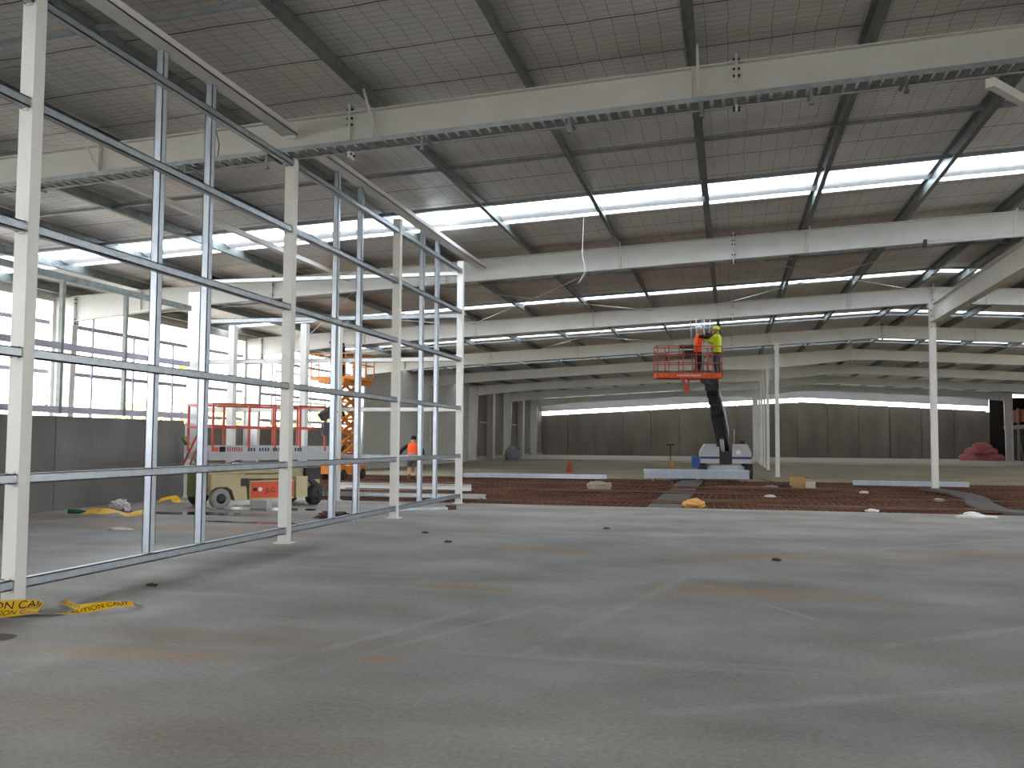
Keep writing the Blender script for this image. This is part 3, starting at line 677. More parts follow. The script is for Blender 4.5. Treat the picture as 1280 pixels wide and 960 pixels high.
# ---------------------------------------------------------------- people
K = 1.28
def skinned(name, V, E, m, parent, sub=2):
    """V: list of (x,y,z,rx,ry)"""
    me = bpy.data.meshes.new(name); me.from_pydata([v[:3] for v in V], E, []); me.materials.append(M[m])
    o = bpy.data.objects.new(name, me); COL.objects.link(o); o.parent = parent
    md = o.modifiers.new('skin', 'SKIN'); md.use_smooth_shade = True
    if not me.skin_vertices: raise RuntimeError('skin')
    for i, v in enumerate(V):
        s = me.skin_vertices[0].data[i]; s.radius = (v[3] * K, (v[4] if len(v) > 4 else v[3]) * K); s.use_root = (i == 0)
    sb = o.modifiers.new('sub', 'SUBSURF'); sb.levels = sub; sb.render_levels = sub
    return o
def person(loc, rz, label, top, vest, legs, helm, arms, lean=0, shorts=False, stance=.13, helmm='whitehelm', headtilt=0):
    """local frame: faces +Y. arms: {side: (elbow, wrist)}"""
    t = thing('person', loc, label, 'person', None, rz)
    L = lambda z: lean * max(0, z - .95)
    P = {'pel': (0, 0, .96), 'sp': (0, L(1.15), 1.14), 'ch': (0, L(1.35), 1.34), 'nk': (0, L(1.5), 1.49), 'hd': (0, L(1.6) + .01, 1.60), 'ht': (0, L(1.7) + .01 - headtilt * .08, 1.70)}
    V = [P['pel'] + (.11, .085), P['sp'] + (.10, .075), P['ch'] + (.11, .08), P['nk'] + (.055, .055), P['hd'] + (.075, .09), P['ht'] + (.078, .088)]
    E = [(0, 1), (1, 2), (2, 3), (3, 4), (4, 5)]
    V.append((0, P['hd'][1] + .105, 1.615, .016, .016)); E.append((4, 6))
    idx = {}
    for s in (-1, 1):
        b = len(V); kn = (s * (stance), .03, .50); an = (s * (stance + .02), -.02, .09); toe = (s * (stance + .04), .16, .04)
        V += [(s * .09, 0, .88, .09, .09), kn + (.058, .058), (s * (stance + .01), 0, .3, .054, .054), an + (.04, .04), toe + (.035, .03)]
        E += [(0, b), (b, b + 1), (b + 1, b + 2), (b + 2, b + 3), (b + 3, b + 4)]
        el, wr = arms[s]; sh = Vector((s * .2, P['ch'][1], 1.42)); b2 = len(V)
        el, wr = Vector(el), Vector(wr); hd = (wr - el).normalized(); palm = wr + hd * .08
        V += [tuple(sh) + (.045, .045), tuple(el) + (.042, .042), tuple(wr) + (.028, .024), tuple(palm) + (.036, .018)]
        E += [(2, b2), (b2, b2 + 1), (b2 + 1, b2 + 2), (b2 + 2, b2 + 3)]
        side = hd.cross(Vector((0, 0, 1)));
        side = Vector((0, 1, 0)) if side.length < .2 else side.normalized()
        curl = side.cross(hd).normalized() * -.5
        for f, (off, ln) in enumerate(((-.03, .065), (-.01, .078), (.01, .073), (.03, .055))):
            p1 = palm + side * off + hd * .03; p2 = p1 + hd * ln * .6 + curl * ln * .3; p3 = p2 + hd * ln * .25 + curl * ln * .6; c = len(V)
            V += [tuple(p1) + (.010, .010), tuple(p2) + (.009, .009), tuple(p3) + (.008, .008)]; E += [(b2 + 3, c), (c, c + 1), (c + 1, c + 2)]
        c = len(V); p1 = wr + hd * .04 + side * -.04; p2 = p1 + side * -.02 + hd * .035
        V += [tuple(p1) + (.012, .012), tuple(p2) + (.010, .010)]; E += [(b2 + 2, c), (c, c + 1)]
    skinned('body', V, E, 'skin', t)
    # shirt / vest
    sv = [P['pel'][:2] + (.93,) + (.17, .125), P['sp'] + (.155, .12), P['ch'] + (.185, .135), (0, P['nk'][1], 1.46, .085, .085)]
    se = [(0, 1), (1, 2), (2, 3)]
    sl = [P['ch'] + (.07, .06)]; sle = []
    for s in (-1, 1):
        el, wr = arms[s]; sh = (s * .2, P['ch'][1], 1.42); b = len(sl)
        sl += [sh + (.068, .068), tuple(el) + (.056, .056), tuple(Vector(el).lerp(Vector(wr), .88)) + (.042, .042)]; sle += [(0, b), (b, b + 1), (b + 1, b + 2)]
    skinned('sleeves', sl, sle, top, t)
    rings = [(.84, .185, .145), (.92, .18, .14), (1.05, .17, .13), (1.2, .185, .135), (1.33, .205, .14), (1.42, .215, .125), (1.47, .17, .105), (1.50, .08, .075)]
    mb = MB(); N = 20; b0 = []
    for z, rx, ry in rings:
        for k in range(N):
            a = 2 * math.pi * k / N; ca, sa = math.cos(a), math.sin(a); b0.append((rx * math.copysign(abs(ca) ** .75, ca), L(z) + ry * math.copysign(abs(sa) ** .75, sa), z))
    mb.add(b0, [(q * N + k, q * N + (k + 1) % N, (q + 1) * N + (k + 1) % N, (q + 1) * N + k) for q in range(len(rings) - 1) for k in range(N)], True)
    vst = mb.build('vest', vest, t)
    if vest in ('hivis', 'hivisy'):
        MB().lathe([(.19, 1.04), (.195, 1.05), (.195, 1.08), (.19, 1.09)], (0, 0, 0), 2, 20).build('reflective_band', 'toegrey', vst).scale = (.93, .72, 1)
    lg = [(0, 0, .86, .16, .125), (0, 0, .99, .15, .12)]; le = [(0, 1)]
    for s in (-1, 1):
        b = len(lg); z2 = .52 if shorts else .13
        lg += [(s * .1, 0, .84, .105, .105), (s * stance, .03, .52, .078, .078)]; le += [(0, b), (b, b + 1)]
        if not shorts: lg.append((s * (stance + .02), -.01, z2, .06, .065)); le.append((b + 1, b + 2))
    skinned('trousers' if not shorts else 'shorts', lg, le, legs, t)
    for s in (-1, 1):
        MB().lathe([(.055, .02), (.068, .1), (.07, .2), (.066, .26)], (s * (stance + .02), -.02, 0), 2, 12).lathe([(.4, -.06), (.5, -.03), (.5, .02), (.42, .07), (.2, .09)], (0, 0, 0), 2, 14).shoe(s * (stance + .03)).build('boot', 'boot', t)
    if helm:
        hz = P['ht'][2] - .03; hy = P['ht'][1]
        MB().lathe([(.125, 0), (.13, .02), (.118, .06), (.09, .11), (.045, .14), (.01, .148)], (0, hy, hz), 2, 20).box((-.08, hy + .09, hz), (.08, hy + .19, hz + .014)).build('helmet', helmm, t)
    else:
        MB().lathe([(.09, -.03), (.1, .03), (.085, .08), (.04, .12), (.01, .125)], (0, P['ht'][1] - .015, P['ht'][2] - .03), 2, 16).build('cap', 'navy', t)
    return t
bz = 3.98
person((-1.12, 34.75, bz), -1.3, 'person in white hard hat and orange vest working on the left in the raised basket', 'navy', 'hivis', 'navy', True,
       {-1: ((-.3, .32, 1.38), (-.2, .5, 1.62)), 1: ((.3, .3, 1.35), (.15, .52, 1.55))}, .12, headtilt=.6)
person((-.42, 34.87, bz), 1.25, 'person in yellow hard hat and yellow vest facing left in the raised basket', 'hivisy', 'hivisy', 'denim', True,
       {-1: ((-.28, .26, 1.25), (-.12, .46, 1.35)), 1: ((.28, .28, 1.22), (.1, .5, 1.3))}, .03, helmm='limehelm')
_t = person((-12.75, 37.3, -.1), .15, 'person in orange vest and dark shorts walking away behind the stud wall', 'navy', 'hivis', 'khaki', False,
       {-1: ((-.42, .02, 1.2), (-.52, .06, .98)), 1: ((.34, .02, 1.18), (.32, .1, .95))}, .02, True)
_t.scale = (1.18, 1.1, 1.04)
person((-22.6, 47.2, .80), -1.2, 'person in lime hard hat standing outside beyond the dwarf wall', 'hivisy', 'hivisy', 'navy', True,
       {-1: ((-.3, .0, 1.15), (-.3, .08, .92)), 1: ((.3, .0, 1.15), (.3, .08, .92))}, 0, helmm='limehelm')
person((-16.0, 37.3, 4.21), 2.6, 'person in dark clothes standing on the raised amber scissor lift', 'navy', 'navy', 'navy', False,
       {-1: ((-.3, .2, 1.25), (-.2, .4, 1.4)), 1: ((.3, .2, 1.25), (.2, .4, 1.4))}, .1)

# ---------------------------------------------------------------- boom lift
def wheel(r, wd, m='rubber', parent=None, loc=(0, 0, 0), rz=0, hub='black', nm='wheel'):
    o = MB().lathe([(r * .55, -wd / 2), (r * .93, -wd / 2), (r, -wd * .36), (r, wd * .36), (r * .93, wd / 2), (r * .55, wd / 2)], (0, 0, 0), 1, 24).build(nm, m, parent, loc)
    o.rotation_euler = (0, 0, rz)
    MB().lathe([(r * .2, -wd * .53), (r * .5, -wd * .51), (r * .56, 0), (r * .5, wd * .51), (r * .2, wd * .53)], (0, 0, 0), 1, 16).build('hub', hub, o)
    return o
BX = thing('boom_lift', (-.25, 44.9, -.12), 'grey boom lift with blue stripe raising an orange basket, behind the steel bundle', 'boom lift', None, .06)
mb = MB().box((-.82, -.9, .28), (.82, 1.3, .62)).box((-.7, -1.0, .3), (.7, -.9, .66)); mb.build('chassis', 'machgrey', BX)
for x in (-1.02, 1.02):
    for y in (-.75, 1.15):
        wheel(.37, .32, 'rubber', BX, (x, y, .37), math.pi / 2)
MB().prism([(-1.12, .75), (-1.12, 1.25), (-.9, 1.62), (-.28, 1.62), (-.28, .75)], 1, -1.0, 1.4).build('engine_hood', 'machgrey', BX)
MB().prism([(1.12, .75), (1.12, 1.25), (.95, 1.62), (.28, 1.62), (.28, .75)], 1, -1.0, 1.4).build('counterweight_hood', 'machgrey', BX)
MB().box((-1.13, -1.015, .95), (-.28, -.99, 1.05)).box((.28, -1.015, .95), (1.14, -.99, 1.05)).build('blue_stripe', 'bluestripe', BX)
MB().box((-1.5, -.6, .55), (-1.14, .5, 1.05)).build('side_tank', 'bluegrey', BX)
MB().lathe([(.11, -.01), (.11, .01)], (.55, -1.01, 1.25), 1, 16).build('roundel', 'whitehelm', BX)
MB().cbox((.8, 0, 1.7), (.2, .2, .14)).build('filter', 'black', BX)
MB().tube([(.45, .2, 1.6), (.46, .2, 2.3)], .015, 6).build('antenna', 'whitehelm', BX)
MB().box((-.28, -.95, .7), (.28, 1.2, 1.3)).build('turntable_bay', 'black', BX)
# boom as a part with its own sections, coordinates relative to the lift
def rel(p): return BX_inv @ Vector(p)
bpy.context.view_layer.update(); BX_inv = BX.matrix_world.inverted()
A = rel((-.3, 45.3, 1.15)); B = rel((-.36, 43.2, 1.95)); Cc = rel((-.52, 40.5, 2.9)); D = rel((-.68, 37.0, 3.76)); 
bo = MB().bar(A, B, .5, .6).bar(B, Cc, .5, .55).build('main_boom', 'black', BX)
MB().bar(Cc, D, .38, .45).build('fly_boom', 'black', bo)
off = Vector((.29, 0, 0)); MB().bar(B + off, Cc + off, .05, .3).bar(Cc + off * .85, D.lerp(Cc, .3) + off * .85, .05, .22).build('side_plate', 'machgrey', bo)
MB().tube([rel((-.3, 44.4, 1.0)), rel((-.36, 43.0, 1.7))], .09, 10).build('lift_cylinder', 'machgrey', bo)
for f in (.2, .5, .8): MB().cbox(tuple(Cc.lerp(D, f)), (.46, .1, .54)).build('boom_collar', 'rubber', bo)
J = rel((-1.44, 34.85, 3.42)); MB().cbox(tuple(D), (.5, .5, .4)).build('boom_head', 'black', BX)
MB().bar(D, rel((-.95, 35.4, 3.84)), .2, .12).build('jib', 'black', BX)
# basket frame directions
bc = Vector((-1.48, 34.75, 0)); rzb = .227
bk = MB(); 
def bl(x, y, z): # basket local to lift-local
    v = Matrix.Rotation(rzb, 4, 'Z') @ Vector((x, y, 0)); return rel((bc.x + v.x, bc.y + v.y, z))
HW, HD = 1.15, .42
def bbar(mb, p, q, w_): return mb.bar(bl(*p), bl(*q), w_, w_)
zf = 3.9
mb = MB(); bbar(mb, (-HW, -HD, zf), (HW, -HD, zf), .01)
mb = MB(); mb.bar(bl(-HW, 0, zf + .02), bl(HW, 0, zf + .02), 2 * HD, .04); fl = mb.build('basket_floor', 'orange', BX)
mb = MB(); mb.bar(bl(-HW, -HD, zf + .06), bl(HW, -HD, zf + .06), .03, .19); mb.bar(bl(-HW, HD, zf + .06), bl(HW, HD, zf + .06), .03, .19)
mb.bar(bl(-HW, -HD, zf + .06), bl(-HW, HD, zf + .06), .03, .19); mb.bar(bl(HW, -HD, zf + .06), bl(HW, HD, zf + .06), .03, .19); tb = mb.build('toe_board', 'orange', BX)
mb = MB()
for k in list(range(3)) + [8, 9, 10, 11]:
    x = -HW + .1 + k * .19; mb.bar(bl(x, -HD - .02, zf + .02), bl(x + .07, -HD - .02, zf + .1), .006, .05)
mb.build('chevrons', 'yelor', tb)
mb = MB()
for k in range(14):
    x = -.45 + k * .062; mb.bar(bl(x, -HD - .02, zf + .06), bl(x + .035, -HD - .02, zf + .06), .006, .06)
mb.build('pale_marking', 'whitehelm', tb)
for z, nm in ((5.02, 'top_rail'), (4.72, 'upper_mid_rail'), (4.42, 'lower_mid_rail')):
    mb = MB()
    for a, c in (((-HW, -HD), (HW, -HD)), ((-HW, HD), (HW, HD)), ((-HW, -HD), (-HW, HD)), ((HW, -HD), (HW, HD))):
        if nm != 'top_rail' and False: continue
        mb.tube([bl(a[0], a[1], z), bl(c[0], c[1], z)], .018, 8)
    mb.build(nm, 'redrail', BX)
for x in (-HW, -.75, -.24, .24, .8, HW):
    for y in (-HD, HD): MB().tube([bl(x, y, zf + .04), bl(x, y, 5.02)], .018, 8).build('rail_post', 'redrail', BX)
MB().cbox(tuple(bl(-.1, -HD + .12, 5.0)), (.5, .22, .12)).cbox(tuple(bl(.0, -HD + .1, 4.75)), (.35, .1, .25)).build('control_panel', 'black', BX)
mb = MB()
for x in (-.2, .05): mb.bar(bl(x, 0, zf), bl(-.03, 0, 3.55), .07, .07)
mb.bar(bl(-.32, -.1, zf - .03), bl(.28, -.1, zf - .03), .1, .08); mb.cbox(tuple(bl(-.03, 0, 3.5)), (.22, .22, .22)); mb.build('rotator_bracket', 'redrail', BX)
# rods held upright in the basket
for k, (x, y, z1) in enumerate(((-.1, 0, 5.95), (.08, .1, 6.1), (.22, -.05, 6.15), (.3, .12, 6.05), (.45, .0, 6.1))):
    v = Matrix.Rotation(rzb, 4, 'Z') @ Vector((x + .55, y, 0)); xx, yy = bc.x + v.x - .25, bc.y + v.y
    o = MB().tube([(0, 0, 0), (.04 * (k - 2), 0, z1 - 4.0)], .02, 6).build('steel_rod', 'galv', None, (xx, yy, 4.0)); tag(o, 'upright steel rod leaning between the two workers in the raised basket', 'steel rod', 'rods held in the raised basket')

# ---------------------------------------------------------------- scissor lifts
def scissors(parent, z0, z1, n, half, y, m, wd=.09, th=.05):
    dz = (z1 - z0) / n
    for k in range(n):
        for s in (-1, 1):
            for yy in (-y, y):
                o = MB().bar((-half * s, yy + s * .03, z0 + k * dz), (half * s, yy + s * .03, z0 + (k + 1) * dz), th, wd, (0, 0, 1)); o.build('scissor_arm', m, parent)
CX = thing('scissor_lift', (-11.12, 20.95, 0), 'cream rough-terrain scissor lift with lowered red-railed platform, behind the stud wall', 'scissor lift', None, math.radians(53))
Lh, Wh = 1.42, .72
for x, rz_ in ((-1.18, 0), (1.2, .45)):
    for y in (-Wh + .1, Wh - .1):
        wheel(.23, .2, 'tyregrey' if x < 0 and y < 0 else 'rubber', CX, (x, y, .23), rz_)
MB().box((-Lh, -.5, .3), (Lh, .5, .62)).build('chassis', 'cream', CX)
MB().prism([(-Lh, .42), (-Lh, .78), (-.62, .78), (-.55, .18), (-.85, .18), (-.93, .42), (-1.05, .5), (-1.3, .5)], 1, -Wh, -.5).build('front_cover', 'cream', CX)
MB().box((-.5, -Wh, .18), (.62, -.5, .62)).build('tray_body', 'cream', CX)
dr = MB().box((-.47, -Wh - .02, .22), (.6, -Wh, .6)).build('access_door', 'orange', CX)
text_mesh('JLG', .17, 'tapeblack', dr, 'lettering', lambda x, y: Vector((-.12 + x, -Wh - .024, .34 + y)))
MB().lathe([(.05, -.004), (.05, 0)], (-.25, -Wh - .022, .42), 1, 12).build('round_decal', 'whitehelm', dr)
MB().box((-.43, -Wh - .024, .38), (-.33, -Wh - .02, .46)).build('square_decal', 'tapeblack', dr)
MB().box((.68, -Wh, .2), (.98, -.48, .7)).build('battery_box', 'cream', CX)
MB().box((-.72, -Wh - .01, .5), (-.55, -.5, .68)).build('recess_shade_block', 'black', CX)  # black block stands in for the shaded recess in the cover
MB().box((.95, -.68, .62), (1.35, -.5, .9)).bar((1.0, -.6, .7), (1.4, -.6, .4), .08, .1).build('rear_linkage', 'black', CX)
MB().box((-Lh - .12, -.4, .25), (-Lh, .4, .8)).build('ladder_panel', 'mossy', CX)
for k in range(3): MB().box((-Lh, -.55 + .0, .66 + k * .13), (Lh, -.48, .755 + k * .13)).box((-Lh, .48, .66 + k * .13), (Lh, .55, .755 + k * .13)).build('folded_arm', 'cream', CX)
MB().tube([(-.9, -.58, 1.03), (.1, -.58, 1.0)], .045, 10).build('cylinder', 'galv', CX)
MB().box((-Lh - .05, -Wh, 1.1), (Lh + .1, Wh, 1.26)).build('deck_beam', 'machgrey', CX)
MB().box((-Lh - .05, -Wh, 1.26), (Lh + .1, Wh, 1.29)).build('deck', 'toegrey', CX)
tb = MB().box((-Lh - .07, -Wh - .02, 1.25), (Lh + .12, -Wh, 1.43)).box((-Lh - .07, Wh, 1.25), (Lh + .12, Wh + .02, 1.43)).build('toe_board', 'toegrey', CX)
MB().box((-Lh + .02, -Wh - .025, 1.3), (-Lh + .14, -Wh - .02, 1.4)).build('orange_decal', 'orange', tb)
MB().box((-Lh + .16, -Wh - .025, 1.29), (-Lh + .30, -Wh - .02, 1.41)).build('dark_decal', 'navy', tb)
mb = MB()
for k in range(7): mb.box((-Lh + .34 + k * .055, -Wh - .025, 1.30), (-Lh + .37 + k * .055, -Wh - .02, 1.40))
mb.build('red_marking', 'redrail', tb)
mb = MB()
for k in range(20):
    if k in (3, 8, 12, 16): continue
    mb.box((-Lh + .84 + k * .07, -Wh - .025, 1.305), (-Lh + .88 + k * .07, -Wh - .02, 1.385))
mb.build('dark_marking', 'denim', tb)
for z, nm in ((2.38, 'top_rail'), (1.86, 'mid_rail')):
    mb = MB()
    for a, c in (((-Lh, -Wh), (Lh, -Wh)), ((-Lh, Wh), (Lh, Wh)), ((-Lh, -Wh), (-Lh, Wh)), ((Lh, -Wh), (Lh, Wh))): mb.bar((a[0], a[1], z), (c[0], c[1], z), .035, .05)
    mb.build(nm, 'redrail', CX)
for x in (-Lh, -.55, .1, .75, Lh):
    for y in (-Wh, Wh): MB().bar((x, y, 1.3), (x, y, 2.4), .045, .045).build('rail_post', 'redrail', CX)
MB().bar((-Lh - .3, .2, 1.0), (-Lh, -.1, 1.9), .04, .04).bar((-Lh - .3, -.2, 1.0), (-Lh, -.4, 1.9), .04, .04).build('end_gate', 'redrail', CX)
mb = MB().bar((1.28, -Wh - .08, 2.12), (1.62, -Wh - .08, 2.34), .22, .2).box((1.3, -Wh - .16, 1.68), (1.48, -Wh - .02, 2.0)); tag(mb.build('control_box', 'black', CX), 'black hooded control box on the rail')

YX = thing('raised_scissor_lift', (-15.9, 37.5, -.09), 'amber scissor lift raised high on the left, carrying a person in dark clothes', 'scissor lift', None, -.1)
MB().box((-.45, -1.1, .25), (.45, 1.1, .6)).build('chassis', 'yelor', YX)
for x in (-.42, .42):
    for y in (-.85, .85): wheel(.22, .16, 'rubber', YX, (x, y, .22), math.pi / 2)
n_ = 7; z0, z1 = .62, 4.0; HL = .62; dz = (z1 - z0) / n_
for k in range(n_):
    for s in (-1, 1):
        for xx in (-.3, .3):
            MB().bar((xx + s * .03, -HL * s, z0 + k * dz), (xx + s * .03, HL * s, z0 + (k + 1) * dz), .06, .13).build('scissor_arm', 'yelor', YX)
    MB().tube([(-.34, -HL, z0 + k * dz), (.34, -HL, z0 + k * dz)], .05, 8).tube([(-.34, HL, z0 + k * dz), (.34, HL, z0 + k * dz)], .05, 8).build('cross_pin', 'yelor', YX)
MB().tube([(0, -.4, 1.0), (0, .4, 1.9)], .07, 8).tube([(0, .4, 2.2), (0, -.4, 3.1)], .07, 8).build('cylinder', 'black', YX)
MB().box((-.6, -1.2, 4.0), (.6, 1.2, 4.2)).build('deck', 'yelor', YX)
MB().box((-1.1, -.9, 4.15), (.9, .9, 4.3)).build('toe_board', 'yelor', YX)
mb = MB()
for z in (5.25, 4.8):
    for a, c in (((-1.1, -.9), (.9, -.9)), ((-1.1, .9), (.9, .9)), ((-1.1, -.9), (-1.1, .9)), ((.9, -.9), (.9, .9))): mb.bar((a[0], a[1], z), (c[0], c[1], z), .04, .04)
mb.build('guard_rail', 'yelor', YX)
for x in (-1.1, -.75, .5, .9):
    for y in (-.9, .9): MB().bar((x, y, 4.25), (x, y, 5.25), .04, .04).build('rail_post', 'yelor', YX)

# outdoor yellow machine arm
t = thing('yellow_platform', (-27, 43.2, .85), 'yellow work platform glimpsed outside beyond the open left side', 'machine')
MB().box((-.8, -.5, 0), (.8, .8, .9)).build('chassis', 'yellowm', t); MB().bar((0, 0, .8), (.3, .4, 4.4), .25, .25).build('mast', 'yellowm', t); MB().box((-.2, -.4, 4.15), (.5, .5, 4.5)).build('platform', 'yellowm', t)

# ---------------------------------------------------------------- site clutter
def ribbon(name, pts, wd, label, text=None, lie=True):
    P_ = [Vector(p) for p in pts]; seg = []; S = [0]
    for a, b in zip(P_[:-1], P_[1:]): S.append(S[-1] + (b - a).length)
    def at(s):
        s = max(0, min(S[-1] - 1e-4, s))
        for i in range(len(S) - 1):
            if S[i] <= s <= S[i + 1]: break
        f = (s - S[i]) / (S[i + 1] - S[i]); p = P_[i].lerp(P_[i + 1], f); d = (P_[i + 1] - P_[i]).normalized(); sd_ = Vector((-d.y, d.x, 0)).normalized()
        return p, sd_
    def surf(s, tt, up=0):
        p, sd_ = at(s); z = p.z + .012 + .014 * math.sin(s * 9 + tt * 20) + (tt / wd + .5) * wd * .75 * (.55 + .45 * math.sin(s * 4.3))
        return Vector((p.x, p.y, z + up)) + sd_ * tt
    t = thing(name, tuple(P_[0]), label, 'tape'); o0 = P_[0]
    N = max(8, int(S[-1] / .03)); v = []; 
    for k in range(N + 1):
        for j in range(4): v.append(surf(S[-1] * k / N, (j / 3 - .5) * wd) - o0)
    f = [(k * 4 + j, k * 4 + j + 1, k * 4 + j + 5, k * 4 + j + 4) for k in range(N) for j in range(3)]
    MB().add(v, f, True).build('ribbon', 'tape', t)
    if text:
        text_mesh(text, wd * 1.0, 'tapeblack', t, 'lettering', lambda x, y: surf(x * 1.0 + .1, y - wd * .36, .006) - o0)
    return t
ribbon('barrier_tape', [(-6.95, 7.05, 0), (-6.55, 7.22, 0), (-6.2, 7.34, .0), (-5.95, 7.5, 0), (-5.75, 7.7, 0), (-5.5, 8.02, 0)], .075, 'long yellow and black barrier tape on the floor beside the nearest post', 'CAUTION ' * 4 + 'CAUT')
ribbon('barrier_tape', [(-6.95, 7.35, 0), (-6.5, 7.45, .02), (-6.2, 7.62, .03), (-6.12, 7.4, .01)], .11, 'short folded yellow tape against the base of the nearest post', 'CAUTION CAUTI')
ribbon('barrier_tape', [(-6.3, 8.05, 0), (-6.1, 7.85, .01), (-5.85, 7.72, .02), (-5.6, 7.95, .03), (-5.45, 8.1, .0)], .05, 'thin curled yellow tape lying over the long tape', 'CAUTION CAUTION')
ribbon('barrier_tape', [(-13.1, 17.35, 0), (-12.6, 17.15, .03), (-12.2, 17.2, .06), (-11.8, 17.0, .02), (-11.45, 17.1, .05)], .16, 'crumpled yellow tape on the floor below the white plastic bundle')
ribbon('barrier_tape', [(-13.9, 21.2, 0), (-13.5, 21.2, .06), (-13.2, 20.9, .02), (-12.9, 21.2, .06), (-12.6, 21.4, .02)], .15, 'yellow tape tangle at the foot of the concrete dwarf wall end')
def blob(name, loc, rad, m, label, cat, seed=0, amp=.3, fr=2.5, flat=True, parent=None):
    import bmesh
    bm = bmesh.new(); bmesh.ops.create_icosphere(bm, subdivisions=4, radius=1)
    for v in bm.verts:
        d = 1 + amp * noise.noise(v.co * fr + Vector((seed, seed * 2, 0))) + amp * .5 * noise.noise(v.co * fr * 3 + Vector((seed, 0, 3)))
        v.co = Vector((v.co.x * rad[0] * d, v.co.y * rad[1] * d, v.co.z * rad[2] * d))
        if flat: v.co.z = max(v.co.z, -rad[2] * .55)
    me = bpy.data.meshes.new(name); bm.to_mesh(me); bm.free(); me.materials.append(M[m])
    for p in me.polygons: p.use_smooth = True
    o = bpy.data.objects.new(name, me); COL.objects.link(o); o.location = (loc[0], loc[1], loc[2] + (rad[2] * .55 if flat else 0))
    if parent: o.parent = parent
    else: tag(o, label, cat)
    return o
blob('plastic_bundle', (-12.95, 18.3, 0), (.22, .15, .16), 'plastic', 'crumpled pale plastic sheet bundle beside the yellow tape', 'plastic', 1, .5, 4)
t = thing('glass_bottle', (-13.35, 17.45, .05), 'green bottle lying near the concrete dwarf wall', 'bottle', None, .3)
MB().lathe([(.01, -.2), (.045, -.19), (.05, -.02), (.045, .06), (.018, .12), (.018, .19)], (0, 0, 0), 0, 14).build('body', 'greenglass', t); MB().lathe([(.021, .18), (.021, .22)], (0, 0, 0), 0, 12).build('cap', 'whitepaper', t)
blob('paper_scrap', (-10.3, 14.6, 0), (.22, .05, .03), 'whitepaper', 'torn white scrap on the floor in front of the yellow tape', 'scrap', 3)
blob('paper_scrap', (-8.6, 12.9, 0), (.1, .05, .02), 'sand', 'small tan scrap on the floor between the first two studs', 'scrap', 4)
blob('orange_scrap', (-12.3, 20.4, 0), (.14, .08, .08), 'orangecloth', 'small orange lump on the floor left of the cream lift', 'scrap', 5)
blob('amber_rag', (-.94, 25.6, -.14), (.3, .24, .15), 'orangecloth', 'amber rag lying on the near edge of the rusty mesh', 'rag', 6)
blob('sand_bag', (-4.45, 32.9, -.1), (.42, .25, .2), 'sand', 'pale sandbag slumped on the rusty mesh', 'sandbag', 7)
t = thing('cardboard_box', (2.42, 36.5, -.09), 'open cardboard box on the mesh near the slender columns', 'box', None, .2)
MB().box((-.24, -.2, 0), (.24, .2, .42)).build('carton', 'card', t); MB().bar((-.24, 0, .42), (-.34, 0, .52), .4, .01).bar((.24, 0, .42), (.4, 0, .36), .4, .01).build('flap', 'card', t)
blob('black_bag', (1.92, 36.0, -.1), (.24, .16, .12), 'black', 'black bag beside the cardboard box', 'bag', 8)
blob('white_bag', (1.45, 36.0, -.1), (.3, .15, .08), 'greywrap', 'grey-white plastic wrap left of the black bag', 'plastic', 9)
tag(MB().box((-.16, -.12, 0), (.16, .12, .26)).build('white_tub', 'whitedark', None, (2.85, 36.2, -.09)), 'small off-white tub right of the cardboard box', 'tub')
sc = [((4.4, 34.0), 'white scrap on the mesh left of the ridge column'), ((6.0, 30.2), 'white scrap on the mesh in front of the ridge column'), ((5.6, 24.6), 'white scrap near the slab edge at the right'), ((1.2, 30.5), 'white scrap on the mesh below the cardboard box'), ((3.4, 24.9), 'white scrap at the near mesh edge, right of the amber rag')]
for k, ((x, y), lb) in enumerate(sc): blob('paper_scrap', (x, y, -.1), (.16, .08, .05), 'whitepaper', lb, 'scrap', 10 + k)
blob('slab_scrap', (5.15, 22.2, 0), (.35, .12, .05), 'whitepaper', 'crumpled white sheet on the slab near its right edge', 'scrap', 16, .5)
for k, (x, y, lb) in enumerate(((-4.3, 14.3, 'dark chip on the slab in front of the third wall post'), (.6, 13.4, 'dark crumb on the open slab, centre right'), (-6.1, 9.2, 'dark chip on the slab behind the long tape'), (-2.2, 17.3, 'reddish crumb on the slab near the mesh'), (-5.1, 15.6, 'small dark crumb on the slab between second and third posts'))):
    blob('slab_chip', (x, y, 0), (.05, .022, .02), 'grime', lb, 'debris', 20 + k, .9, 3)
t = thing('traffic_cone', (-8.6, 51.5, -.12), 'small red traffic cone on the sand beyond the mesh', 'cone')
MB().lathe([(.17, .03), (.03, .7)], n=14).build('cone', 'coneorange', t); MB().box((-.22, -.22, 0), (.22, .22, .03)).build('base', 'coneorange', t)
t = thing('marker_post', (-3.75, 62, -.12), 'yellow stand with black tee handle on the sand beyond the steel bundle', 'stand')
blob('drum', (0, 0, .0), (.2, .2, .4), 'card', None, None, 30, .1, parent=t); MB().tube([(0, 0, .35), (0, 0, 1.5)], .03, 8).tube([(-.25, 0, 1.5), (.25, 0, 1.5)], .04, 8).build('handle', 'black', t)
t = thing('wrapped_pallet', (-16.6, 72.5, -.12), 'grey plastic-wrapped pallet load near the far left columns', 'pallet load')
MB().box((-.6, -.5, 0), (.6, .5, .14)).build('pallet', 'timber', t); blob('wrapped_load', (0, 0, .12), (.62, .5, .75), 'greywrap', None, None, 31, .15, 5, parent=t)
t = thing('insulation_pile', (22.9, 96, .03), 'heap of pink wrapped insulation rolls by the far right corner', 'insulation')
